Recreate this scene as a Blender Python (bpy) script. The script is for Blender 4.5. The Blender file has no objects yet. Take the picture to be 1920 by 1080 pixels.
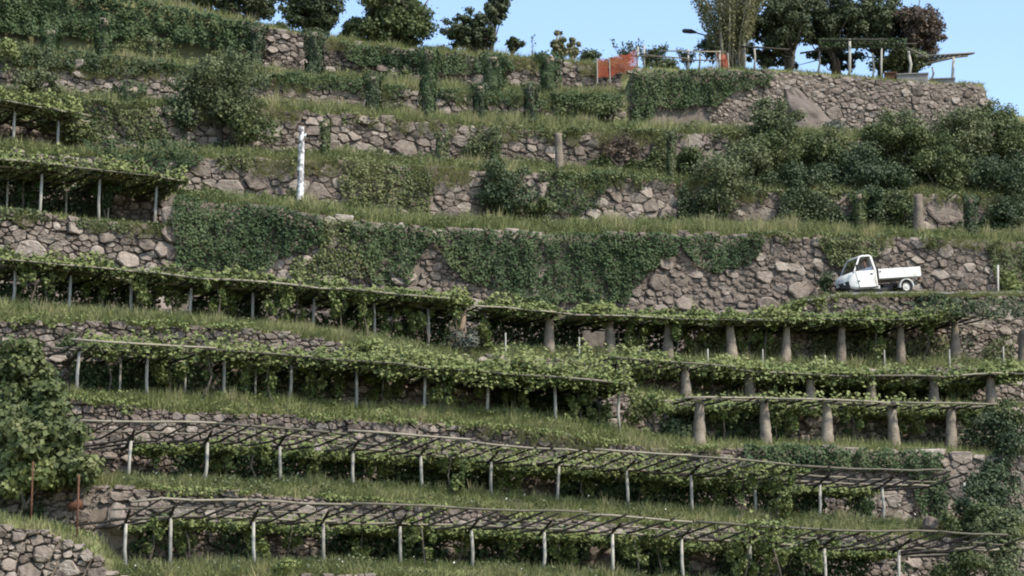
import bpy, bmesh, math, random
import numpy as np
from mathutils import Vector, Matrix

# ------------------------------------------------------------------ camera, sky, sun, exposure
SC = bpy.context.scene
COL = SC.collection
F_PX = 4400.0                       # focal length in pixels of the 1920 px wide photograph
PITCH = math.radians(10.0)
CAMZ = 1.7
SUN_EL = math.radians(50.0)
SUN_AZ = math.radians(55.0)         # to the right of straight behind the camera
cam = bpy.data.cameras.new('camera'); cam.sensor_width = 36.0; cam.lens = F_PX / 1920 * 36.0
cam.clip_start = 0.5; cam.clip_end = 4000
camo = bpy.data.objects.new('camera', cam); COL.objects.link(camo)
camo.location = (0, 0, CAMZ); camo.rotation_euler = (math.radians(90) + PITCH, 0, 0)
SC.camera = camo
SUNV = Vector((math.sin(SUN_AZ) * math.cos(SUN_EL), -math.cos(SUN_AZ) * math.cos(SUN_EL), math.sin(SUN_EL)))
sun = bpy.data.lights.new('sun', 'SUN'); sun.energy = 2.9; sun.angle = math.radians(6.0); sun.color = (1.0, 0.93, 0.82)
suno = bpy.data.objects.new('sun', sun); COL.objects.link(suno); suno.location = (40, -40, 80)
suno.rotation_euler = (-SUNV).to_track_quat('-Z', 'Y').to_euler()
W = bpy.data.worlds.new('World'); SC.world = W; W.use_nodes = True
nt = W.node_tree; nt.nodes.clear()
sky = nt.nodes.new('ShaderNodeTexSky'); sky.sky_type = 'NISHITA'; sky.sun_disc = False
sky.sun_elevation = SUN_EL; sky.sun_rotation = math.atan2(SUNV.x, SUNV.y)
sky.altitude = 400; sky.air_density = 1.0; sky.dust_density = 1.2; sky.ozone_density = 1.2
bg = nt.nodes.new('ShaderNodeBackground'); bg.inputs[1].default_value = 0.15
wo = nt.nodes.new('ShaderNodeOutputWorld')
nt.links.new(sky.outputs[0], bg.inputs[0]); nt.links.new(bg.outputs[0], wo.inputs[0])
SC.view_settings.view_transform = 'Standard'; SC.view_settings.look = 'None'
SC.view_settings.exposure = 0.97; SC.view_settings.gamma = 1.0; SC.view_settings.use_curve_mapping = False
SC.render.engine = 'CYCLES'
SC.cycles.pixel_filter_type = 'BLACKMAN_HARRIS'; SC.cycles.filter_width = 2.0      # the soft picture of a video camera
SC.cycles.max_bounces = 5; SC.cycles.diffuse_bounces = 1; SC.cycles.glossy_bounces = 2
SC.cycles.transmission_bounces = 3; SC.cycles.transparent_max_bounces = 4
SC.cycles.caustics_reflective = False; SC.cycles.caustics_refractive = False

rng = np.random.default_rng(11)
random.seed(5)
CP, SP = math.cos(PITCH), math.sin(PITCH)

# ------------------------------------------------------------------ helpers: where things stand
def P(px, py, D):
    """point at forward distance D (metres) that the photograph shows at px, py"""
    px = np.asarray(px, float); py = np.asarray(py, float); D = np.asarray(D, float)
    u = (px - 960) / F_PX; v = (540 - py) / F_PX
    s = D / (CP - v * SP)
    return np.stack(np.broadcast_arrays(u * s, D * np.ones_like(s), CAMZ + (SP + v * CP) * s), -1)
def XZ(px, D, z):
    """point at forward distance D and height z in the photograph's column px"""
    d = D * CP + (z - CAMZ) * SP
    return np.stack(np.broadcast_arrays((px - 960) / F_PX * d, D * np.ones_like(d), z), -1)
def ppm(D): return F_PX / D          # pixels per metre there

def hsh(i, j, k, seed):
    n = (i * 73856093) ^ (j * 19349663) ^ (k * 83492791) ^ (seed * 2654435761 & 0x7fffffff)
    n = (n ^ (n >> 13)) * 1274126177 & 0x7fffffff
    return ((n ^ (n >> 16)) & 0xffff) / 65535.0
def noise(p, scale=1.0, seed=1):
    p = np.asarray(p, float) * scale
    i = np.floor(p).astype(np.int64); f = p - i; f = f * f * (3 - 2 * f)
    r = 0
    for dx in (0, 1):
        for dy in (0, 1):
            for dz in (0, 1):
                w = (f[..., 0] if dx else 1 - f[..., 0]) * (f[..., 1] if dy else 1 - f[..., 1]) * (f[..., 2] if dz else 1 - f[..., 2])
                r = r + w * hsh(i[..., 0] + dx, i[..., 1] + dy, i[..., 2] + dz, seed)
    return r

# ------------------------------------------------------------------ helpers: materials
def mat(name):
    m = bpy.data.materials.new(name); m.use_nodes = True; m.node_tree.nodes.clear(); return m, m.node_tree
def ramp(nt, stops):
    r = nt.nodes.new('ShaderNodeValToRGB'); e = r.color_ramp.elements
    while len(e) < len(stops): e.new(0.5)
    for q, (p, c) in zip(e, stops): q.position = p; q.color = (*c, 1)
    return r
def out(nt, sh):
    o = nt.nodes.new('ShaderNodeOutputMaterial'); nt.links.new(sh, o.inputs[0])
def leaf_mat(name, stops, transl=0.25, rough=0.6, spec=0.25):
    m, nt = mat(name)
    a = nt.nodes.new('ShaderNodeAttribute'); a.attribute_name = 'v'
    r = ramp(nt, stops); nt.links.new(a.outputs['Fac'], r.inputs[0])
    b = nt.nodes.new('ShaderNodeBsdfPrincipled'); b.inputs['Roughness'].default_value = rough
    b.inputs['Specular IOR Level'].default_value = spec
    nt.links.new(r.outputs[0], b.inputs['Base Color'])
    t = nt.nodes.new('ShaderNodeBsdfTranslucent'); nt.links.new(r.outputs[0], t.inputs[0])
    mx = nt.nodes.new('ShaderNodeMixShader'); mx.inputs[0].default_value = transl
    nt.links.new(b.outputs[0], mx.inputs[1]); nt.links.new(t.outputs[0], mx.inputs[2])
    out(nt, mx.outputs[0]); return m
def rough_mat(name, stops, scale=3.0, rough=0.9, bump=0.3, per_object=0.0, detail=6, spec=0.2, bscale=None):
    """noise coloured matt surface; per_object mixes in a tone of each object's own"""
    m, nt = mat(name)
    tc = nt.nodes.new('ShaderNodeNewGeometry')
    n = nt.nodes.new('ShaderNodeTexNoise'); n.inputs['Scale'].default_value = scale; n.inputs['Detail'].default_value = detail
    nt.links.new(tc.outputs['Position'], n.inputs['Vector'])
    src = n.outputs['Fac']
    if per_object:
        oi = nt.nodes.new('ShaderNodeObjectInfo')
        mx = nt.nodes.new('ShaderNodeMix'); mx.data_type = 'FLOAT'; mx.inputs[0].default_value = per_object
        nt.links.new(src, mx.inputs[2]); nt.links.new(oi.outputs['Random'], mx.inputs[3]); src = mx.outputs[0]
    r = ramp(nt, stops); nt.links.new(src, r.inputs[0])
    b = nt.nodes.new('ShaderNodeBsdfPrincipled'); b.inputs['Roughness'].default_value = rough
    b.inputs['Specular IOR Level'].default_value = spec
    nt.links.new(r.outputs[0], b.inputs['Base Color'])
    if bump:
        n2 = nt.nodes.new('ShaderNodeTexNoise'); n2.inputs['Scale'].default_value = bscale or scale * 4; n2.inputs['Detail'].default_value = 5
        nt.links.new(tc.outputs['Position'], n2.inputs['Vector'])
        bp = nt.nodes.new('ShaderNodeBump'); bp.inputs['Strength'].default_value = bump; bp.inputs['Distance'].default_value = 0.05
        nt.links.new(n2.outputs['Fac'], bp.inputs['Height']); nt.links.new(bp.outputs[0], b.inputs['Normal'])
    out(nt, b.outputs[0]); return m
def plain(name, c, rough=0.5, spec=0.5, metal=0.0):
    m, nt = mat(name)
    tc = nt.nodes.new('ShaderNodeNewGeometry')
    n = nt.nodes.new('ShaderNodeTexNoise'); n.inputs['Scale'].default_value = 5; n.inputs['Detail'].default_value = 4
    nt.links.new(tc.outputs['Position'], n.inputs['Vector'])
    r = ramp(nt, [(0.3, tuple(x * 0.88 for x in c)), (0.7, c)]); nt.links.new(n.outputs['Fac'], r.inputs[0])
    b = nt.nodes.new('ShaderNodeBsdfPrincipled'); b.inputs['Roughness'].default_value = rough
    b.inputs['Specular IOR Level'].default_value = spec; b.inputs['Metallic'].default_value = metal
    nt.links.new(r.outputs[0], b.inputs['Base Color']); out(nt, b.outputs[0]); return m

M = {}
M['terrain'] = rough_mat('terrain', [(0.3, (.085, .075, .045)), (0.5, (.125, .125, .058)), (0.62, (.145, .155, .065)), (0.75, (.18, .16, .09))], 0.9, bump=0.6)
M['stone'] = rough_mat('stone', [(0.22, (.085, .071, .060)), (0.36, (.155, .126, .103)), (0.5, (.215, .178, .147)), (0.63, (.275, .231, .191)), (0.85, (.44, .40, .345))], 5.0, bump=1.0, per_object=0.33, detail=9, bscale=11.0)
M['core'] = rough_mat('wall_core', [(0.3, (.080, .066, .052)), (0.7, (.150, .126, .100))], 3.0, bump=0.8)
M['pole'] = rough_mat('weathered_pole', [(0.3, (.12, .108, .082)), (0.7, (.28, .25, .19))], 5.0, bump=0.3, per_object=0.5)
M['rafter'] = rough_mat('shade_dark_rafter', [(0.3, (.025, .022, .019)), (0.7, (.06, .052, .044))], 5.0, bump=0.3, per_object=0.5)  # dark wood, with the shade under the canopies put into its colour too
M['post'] = rough_mat('grey_post', [(0.3, (.25, .24, .205)), (0.7, (.42, .40, .345))], 4.0, bump=0.25, per_object=0.4)
M['rusty'] = rough_mat('rusty_metal', [(0.3, (.07, .035, .022)), (0.7, (.16, .075, .045))], 9.0, bump=0.3)
M['pillar'] = rough_mat('pillar_plaster', [(0.25, (.125, .102, .078)), (0.5, (.215, .178, .138)), (0.75, (.315, .265, .205))], 3.2, bump=0.7, per_object=0.25)
M['brick'] = rough_mat('pillar_top', [(0.3, (.20, .14, .10)), (0.7, (.36, .27, .20))], 6.0, bump=0.7, per_object=0.3)
M['bark'] = rough_mat('bark', [(0.3, (.06, .05, .04)), (0.7, (.15, .125, .10))], 6.0, bump=0.6)
M['pale_bark'] = rough_mat('pale_bark', [(0.3, (.19, .175, .13)), (0.7, (.34, .31, .23))], 5.0, bump=0.5)
M['path'] = rough_mat('path_gravel', [(0.3, (.13, .125, .115)), (0.7, (.235, .225, .205))], 2.5, bump=0.6)
M['concrete'] = rough_mat('concrete', [(0.3, (.19, .175, .165)), (0.7, (.28, .26, .24))], 2.5, bump=0.4)
M['earth'] = rough_mat('reddish_earth', [(0.3, (.10, .082, .070)), (0.7, (.185, .155, .132))], 1.5, bump=0.6)
M['ivy'] = leaf_mat('ivy_leaf', [(0.0, (.032, .055, .027)), (0.45, (.062, .095, .042)), (0.8, (.100, .135, .058)), (1.0, (.17, .185, .08))], 0.18, 0.65, 0.15)
M['ivy_light'] = leaf_mat('creeper_leaf', [(0.0, (.055, .075, .030)), (0.5, (.110, .135, .050)), (1.0, (.21, .215, .09))], 0.2)
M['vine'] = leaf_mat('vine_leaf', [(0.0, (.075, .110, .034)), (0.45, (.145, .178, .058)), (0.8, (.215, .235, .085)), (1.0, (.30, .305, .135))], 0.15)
M['bush'] = leaf_mat('bush_leaf', [(0.0, (.040, .062, .024)), (0.5, (.086, .112, .040)), (1.0, (.17, .185, .075))], 0.2)
M['olive'] = leaf_mat('olive_leaf', [(0.0, (.055, .074, .034)), (0.5, (.105, .128, .056)), (1.0, (.19, .205, .10))], 0.2)
M['dark'] = leaf_mat('dark_leaf', [(0.0, (.022, .038, .019)), (0.5, (.050, .074, .033)), (1.0, (.105, .125, .055))], 0.12)
M['skyleaf'] = leaf_mat('tree_leaf', [(0.0, (.040, .056, .028)), (0.5, (.078, .100, .048)), (1.0, (.15, .165, .085))], 0.3)
M['redleaf'] = leaf_mat('russet_leaf', [(0.0, (.045, .040, .030)), (0.5, (.095, .07, .05)), (1.0, (.17, .115, .08))], 0.2)
M['paleleaf'] = leaf_mat('poplar_leaf', [(0.0, (.11, .11, .055)), (0.5, (.20, .20, .095)), (1.0, (.31, .30, .16))], 0.35)
M['greyleaf'] = leaf_mat('grey_herb', [(0.0, (.07, .08, .06)), (0.5, (.13, .14, .11)), (1.0, (.22, .23, .18))], 0.2)
M['grass'] = leaf_mat('grass_blade', [(0.0, (.13, .155, .058)), (0.3, (.205, .235, .090)), (0.6, (.31, .31, .140)), (0.85, (.42, .365, .20)), (1.0, (.52, .45, .29))], 0.25, 0.7, 0.15)
M['bloom'] = plain('white_bloom', (.75, .75, .7), 0.8)

# ------------------------------------------------------------------ helpers: meshes and tags
def link(o, parent=None):
    COL.objects.link(o)
    if parent is not None:
        o.parent = parent
    return o
def tag(o, label=None, cat=None, group=None, kind=None):
    if label: o['label'] = label
    if cat: o['category'] = cat
    if group: o['group'] = group
    if kind: o['kind'] = kind
    return o
def empty(name, loc=(0, 0, 0)):
    o = bpy.data.objects.new(name, None); o.location = loc; o.empty_display_size = 0.3; COL.objects.link(o); return o
def mesh_np(name, V, Fa, m, smooth=False, v=None):
    V = np.ascontiguousarray(V, np.float32).reshape(-1, 3); Fa = np.ascontiguousarray(Fa, np.int32); n, c = Fa.shape
    me = bpy.data.meshes.new(name)
    me.vertices.add(len(V)); me.vertices.foreach_set('co', V.ravel())
    me.loops.add(n * c); me.loops.foreach_set('vertex_index', Fa.ravel())
    me.polygons.add(n); me.polygons.foreach_set('loop_start', np.arange(0, n * c, c, dtype=np.int32))
    if smooth: me.polygons.foreach_set('use_smooth', np.ones(n, bool))
    if v is not None:
        a = me.attributes.new('v', 'FLOAT', 'POINT'); a.data.foreach_set('value', np.ascontiguousarray(v, np.float32))
    me.update(calc_edges=True)
    if m: me.materials.append(m)
    return me
def obj_np(name, V, Fa, m, parent=None, smooth=False, v=None, loc=None):
    V = np.asarray(V, float)
    if loc is not None: V = V - np.asarray(loc)
    o = bpy.data.objects.new(name, mesh_np(name, V, Fa, m, smooth, v))
    if loc is not None: o.location = loc
    if parent is not None and loc is not None:
        o.location = Vector(loc) - parent.location
    elif parent is not None:
        o.location = -parent.location
    return link(o, parent)
def obj_py(name, V, Fs, m, parent=None, smooth=False, local=False):
    me = bpy.data.meshes.new(name); me.from_pydata([tuple(map(float, q)) for q in V], [], Fs)
    if smooth:
        for p in me.polygons: p.use_smooth = True
    me.materials.append(m); me.update()
    o = bpy.data.objects.new(name, me); link(o, parent)
    if parent is not None and not local: o.location = -parent.location
    return o

class MB:
    """collects pieces of ONE part"""
    def __init__(s): s.V = []; s.F = []
    def add(s, V, Fs):
        b = len(s.V); s.V += [tuple(map(float, q)) for q in V]; s.F += [tuple(i + b for i in f) for f in Fs]; return s
    def box(s, c, h, R=None):
        V = [(x, y, z) for x in (-1, 1) for y in (-1, 1) for z in (-1, 1)]
        V = [Vector((x * h[0], y * h[1], z * h[2])) for x, y, z in V]
        if R is not None: V = [R @ q for q in V]
        V = [q + Vector(c) for q in V]
        return s.add(V, [(0, 1, 3, 2), (4, 6, 7, 5), (0, 4, 5, 1), (2, 3, 7, 6), (0, 2, 6, 4), (1, 5, 7, 3)])
    def tube(s, pts, rad, n=6):
        pts = [Vector(map(float, q)) for q in pts]
        if not hasattr(rad, '__len__'): rad = [rad] * len(pts)
        V = []; a = None
        for i, q in enumerate(pts):
            d = (pts[min(i + 1, len(pts) - 1)] - pts[max(i - 1, 0)]).normalized()
            if a is None:
                a = d.orthogonal().normalized()
            a = (a - d * a.dot(d)).normalized(); b = d.cross(a)
            for j in range(n):
                t = 2 * math.pi * j / n
                V.append(q + (a * math.cos(t) + b * math.sin(t)) * rad[i])
        Fs = []
        for i in range(len(pts) - 1):
            for j in range(n):
                Fs.append((i * n + j, i * n + (j + 1) % n, (i + 1) * n + (j + 1) % n, (i + 1) * n + j))
        Fs.append(tuple(range(n - 1, -1, -1))); Fs.append(tuple(range((len(pts) - 1) * n, len(pts) * n)))
        return s.add(V, Fs)
    def build(s, name, m, parent=None, smooth=False, local=False):
        return obj_py(name, s.V, s.F, m, parent, smooth, local)

def unit(a): return a / np.maximum(np.linalg.norm(a, axis=-1, keepdims=True), 1e-9)
def leaf_geo(C, N, size, var, wid=0.85):
    """one folded diamond leaf for each centre C with normal N"""
    n = len(C); N = unit(N + 1e-6)
    t = unit(np.cross(N, rng.normal(size=(n, 3)))); b = np.cross(N, t)
    L = (np.asarray(size) * np.ones(n))[:, None]
    fold = N * L * 0.12
    V = np.stack([C - t * L * .5 , C + b * L * .5 * wid + fold, C + t * L * .5, C - b * L * .5 * wid + fold], 1).reshape(-1, 3)
    Fa = np.arange(4 * n).reshape(n, 4)
    return V, Fa, np.repeat(np.clip(var, 0, 1), 4)
def blade_geo(B, H, lean, width, var):
    """one grass blade triangle standing on each point B"""
    n = len(B); a = rng.uniform(0, math.pi, n) * 0.6 - 0.3 * math.pi
    w = np.stack([np.cos(a), np.sin(a), 0 * a], 1) * (np.asarray(width) * np.ones(n))[:, None] * .5
    top = B + lean; top[:, 2] += H
    V = np.stack([B - w, B + w, top], 1).reshape(-1, 3)
    return V, np.arange(3 * n).reshape(n, 3), np.repeat(np.clip(var, 0, 1), 3)

# ------------------------------------------------------------------ the terraces
# each: wall top line and the line where the posts stand, read off the photograph, and the distance at px 245 / px 1656
TER = [
 dict(top=[(-420, 985), (0, 985), (90, 1000), (180, 1040), (215, 1082), (640, 1078), (1000, 1096), (1500, 1125), (2340, 1160)],
      base=[(-420, 970), (0, 972), (90, 985), (180, 1010), (230, 1066), (600, 1056), (900, 1064), (1150, 1080), (1700, 1120), (2340, 1150)], D=(77.5, 85), off=1.1),
 dict(top=[(-420, 880), (100, 908), (300, 918), (450, 925), (600, 937), (800, 950), (1000, 967), (1200, 985), (1400, 997), (1560, 1003), (2340, 1030)],
      base=[(-420, 860), (100, 890), (245, 901), (525, 904), (800, 917), (1050, 942), (1300, 961), (1660, 978), (2340, 1000)], D=(81, 89.5), off=1.1),
 dict(top=[(-420, 720), (130, 750), (300, 772), (500, 780), (700, 790), (900, 800), (1080, 822), (1250, 845), (1400, 842), (1600, 842), (1800, 850), (2340, 862)],
      base=[(-420, 705), (147, 742), (421, 746), (546, 751), (670, 763), (915, 775), (1040, 784), (1160, 808), (1312, 831), (1450, 828), (1600, 832), (1800, 842), (2340, 852)], D=(85, 94), off=1.1),
 dict(top=[(-420, 585), (0, 603), (200, 608), (400, 615), (600, 635), (700, 662), (850, 692), (1000, 715), (1150, 735), (1300, 760), (1500, 768), (1700, 772), (1900, 768), (2340, 765)],
      base=[(-420, 576), (0, 594), (200, 600), (400, 608), (600, 627), (700, 650), (850, 680), (1000, 700), (1163, 722), (1284, 744), (1403, 748), (1518, 757), (1700, 762), (1857, 758), (2340, 755)], D=(88.3, 97.5), off=0.6),
 dict(top=[(-420, 570), (27, 584), (358, 604), (588, 630), (702, 645), (803, 668), (1030, 672), (1253, 688), (1578, 697), (1790, 690), (2340, 695)],
      base=[(-420, 560), (27, 573), (132, 582), (247, 590), (358, 597), (475, 607), (588, 624), (702, 630), (803, 655), (870, 655), (1030, 655), (1142, 662), (1253, 672), (1475, 677), (1578, 682), (1688, 680), (1790, 670), (1915, 690), (2340, 680)], D=(89.6, 101), off=0.9),
 dict(top=[(-420, 700), (1200, 700), (1300, 650), (1400, 605), (1490, 572), (1580, 557), (1700, 556), (1880, 556), (2340, 550)],
      base=[(-420, 700), (1200, 700), (1300, 646), (1400, 600), (1490, 568), (1580, 552), (1700, 550), (1880, 551), (2340, 545)], D=(91.3, 103.6), off=0.4),
 dict(top=[(-420, 370), (0, 398), (200, 418), (316, 432), (334, 372), (480, 387), (600, 405), (800, 427), (1000, 437), (1430, 442), (1600, 448), (1700, 448), (1870, 455), (2340, 470)],
      base=[(-420, 360), (0, 393), (78, 403), (187, 415), (316, 430), (334, 362), (480, 374), (600, 392), (800, 412), (1000, 420), (1200, 420), (1430, 425), (1600, 430), (1722, 437), (1820, 441), (2340, 455)], D=(94.5, 107), off=1.1),
 dict(top=[(-420, 275), (0, 285), (100, 292), (250, 300), (380, 298), (500, 298), (640, 303), (820, 318), (900, 322), (1130, 335), (1300, 345), (1420, 362), (1600, 365), (1800, 365), (2340, 380)],
      base=[(-420, 255), (27, 268), (110, 285), (250, 288), (380, 285), (500, 285), (640, 290), (820, 305), (1000, 310), (1130, 322), (1300, 332), (1420, 350), (1600, 355), (2340, 370)], D=(98.5, 111), off=1.1),
 dict(top=[(-420, 170), (0, 185), (250, 200), (510, 206), (700, 220), (870, 236), (1000, 248), (1200, 250), (1450, 252), (1600, 262), (2340, 300)],
      base=[(-420, 158), (0, 175), (250, 190), (510, 196), (700, 208), (803, 222), (1000, 224), (1200, 240), (1450, 244), (1600, 254), (2340, 292)], D=(102.5, 115), off=1.1),
 dict(top=[(-420, 95), (0, 106), (150, 118), (310, 130), (520, 148), (700, 165), (900, 182), (1120, 187), (1168, 186), (1186, 133), (1440, 135), (1650, 151), (1845, 163), (1858, 216), (2000, 225), (2340, 330)],
      base=[(-420, 82), (0, 96), (150, 108), (310, 120), (520, 137), (590, 140), (700, 150), (900, 166), (1168, 176), (1186, 129), (1440, 130), (1650, 147), (1845, 159), (1858, 214), (2000, 222), (2340, 325)], D=(106.5, 119), off=1.1),
 dict(top=[(-420, -140), (0, -25), (290, 4), (480, 47), (560, 63), (640, 79), (820, 99), (1000, 112), (1120, 122), (1196, 128), (1208, 500), (2340, 500)],
      base=[(-420, -150), (0, -32), (290, 0), (480, 44), (560, 60), (640, 76), (820, 96), (1000, 109), (1120, 119), (1196, 125), (1208, 500), (2340, 500)], D=(110.5, 123), off=0.8),
]
NK = len(TER)
GPX = np.arange(-420, 2341, 6.0)
def Dk(k, px):
    a, b = TER[k]['D']; px = np.asarray(px, float)
    return a + (px - 245) / (1656 - 245) * (b - a) + 0.22 * np.sin(px / 155 + 1.9 * k) + 0.12 * np.sin(px / 47 + 0.7 * k)
FOOT, TOP, BASE = [], [], []
zprev = None
for k, t in enumerate(TER):
    d = Dk(k, GPX)
    jit = (noise(np.stack([GPX * 0.05, 0 * GPX, 0 * GPX + k], -1), 1.0, 3) - .5) * 5
    yt = np.interp(GPX, *zip(*t['top'])) + jit; yb = np.interp(GPX, *zip(*t['base'])) + jit * .4
    zt = P(GPX, yt, d + .15)[:, 2]; zb = P(GPX, yb, d + t['off'])[:, 2]
    zf = zt - 2.6 if zprev is None else zprev + 0.08
    zt = np.maximum(zt, zf + 0.03); zb = np.maximum(zb, zt + 0.02)
    FOOT.append(XZ(GPX, d, zf)); TOP.append(XZ(GPX, d + .15, zt)); BASE.append(XZ(GPX, d + t['off'], zb)); zprev = zb
def at(arr, px):
    px = np.asarray(px, float)
    return np.stack([np.interp(px, GPX, arr[:, i]) for i in range(3)], -1)

rows = []
lowz = FOOT[0][:, 2]
rows.append(XZ(GPX, 40 + 0 * GPX, 0 * GPX - .3)); rows.append(XZ(GPX, 62 + 0 * GPX, 0 * GPX + 1.0)); rows.append(XZ(GPX, Dk(0, GPX) - 4, lowz - 1.2))
for k in range(NK):
    rows.append(FOOT[k] + np.array([0, .06, 0])); rows.append(TOP[k] + np.array([0, .06, 0]))
    rows.append((TOP[k] * .5 + BASE[k] * .5) + np.array([0, 0, .05])); rows.append(BASE[k])
    if k < NK - 1: rows.append(BASE[k] * .5 + FOOT[k + 1] * .5)
last = BASE[-1]
for dd, dz in ((3, .02), (7, -.1), (14, -2), (40, -18), (90, -50)):
    rows.append(XZ(GPX, last[:, 1] + dd, last[:, 2] + dz))
G = np.stack(rows)                                     # rows x columns x 3
G[..., 2] += (noise(G, 0.8, 9) - .5) * 0.10 + (noise(G, 2.3, 8) - .5) * .05
nr, nc = G.shape[:2]
ii = np.arange(nr * nc).reshape(nr, nc)
Fq = np.stack([ii[:-1, :-1], ii[:-1, 1:], ii[1:, 1:], ii[1:, :-1]], -1).reshape(-1, 4)
tag(obj_np('hillside', G.reshape(-1, 3), Fq, M['terrain'], smooth=True), 'terraced vineyard hillside of earth and grass', kind='structure')
gp = [(-3000, -3000, -.35), (3000, -3000, -.35), (3000, 3000, -.35), (-3000, 3000, -.35)]
tag(obj_py('ground', gp, [(0, 1, 2, 3)], M['terrain']), 'valley ground below the hillside', kind='structure')
# truck track on the right, a sheet above the terrace floor
pp = np.arange(1180, 2330, 12.0)
a = at(BASE[5], pp) + [0, -.1, .07]; b = at(FOOT[6], pp) + [0, -.12, .07]
G2 = np.stack([a + [0, -.25, -.12], a, a * .67 + b * .33, a * .33 + b * .67, b]); G2[1:, :, 2] += (noise(G2[1:], 1.5, 4) - .5) * .06
n2 = len(pp); i2 = np.arange(5 * n2).reshape(5, n2)
tag(obj_np('track', G2.reshape(-1, 3), np.stack([i2[:-1, :-1], i2[:-1, 1:], i2[1:, 1:], i2[1:, :-1]], -1).reshape(-1, 4), M['path'], smooth=True),
    'grey gravel track sloping along the foot of the stone wall', kind='structure')

# ------------------------------------------------------------------ dry stone walls
def clip(poly, p, n):
    """keep the side of the line through p where (q-p).n <= 0"""
    o = []; m = len(poly)
    for i in range(m):
        a, b = poly[i], poly[(i + 1) % m]
        da = (a[0] - p[0]) * n[0] + (a[1] - p[1]) * n[1]; db = (b[0] - p[0]) * n[0] + (b[1] - p[1]) * n[1]
        if da <= 0: o.append(a)
        if (da < 0 < db) or (db < 0 < da):
            t = da / (da - db); o.append((a[0] + (b[0] - a[0]) * t, a[1] + (b[1] - a[1]) * t))
    return o
def stone_mesh(poly, depth, rnd):
    """split stone with the outline poly (x along the wall, y up), z is outward; a nearly flat, tilted and chipped face"""
    q = []
    m = len(poly)
    for i in range(m):
        a, b = np.array(poly[i]), np.array(poly[(i + 1) % m]); c = rnd.uniform(.06, .2)
        q.append(a * (1 - c) + b * c); q.append(a * c + b * (1 - c))
    q = np.array(q); m = len(q)
    q *= (1 + rnd.uniform(-.10, .05, (m, 1)))
    tl = rnd.uniform(-.35, .35, 2); off = rnd.uniform(-.25, .25, 2) * np.abs(q).max(0)
    V = []
    for s, z, j in ((.98, -.08, 0), (1.0, depth * .6, .02), (.86, depth, .025)):
        for w in q * s: V.append((w[0], w[1], z + ((w[0] * tl[0] + w[1] * tl[1]) + rnd.uniform(-j, j) if j else 0)))
    V.append((off[0], off[1], depth * 1.05 + off[0] * tl[0] + off[1] * tl[1] + rnd.uniform(-.02, .035)))
    Fs = []
    for r in range(2):
        for j in range(m): Fs.append((r * m + j, r * m + (j + 1) % m, (r + 1) * m + (j + 1) % m, (r + 1) * m + j))
    for j in range(m): Fs.append((2 * m + j, 2 * m + (j + 1) % m, 3 * m))
    return np.array(V), Fs
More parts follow.
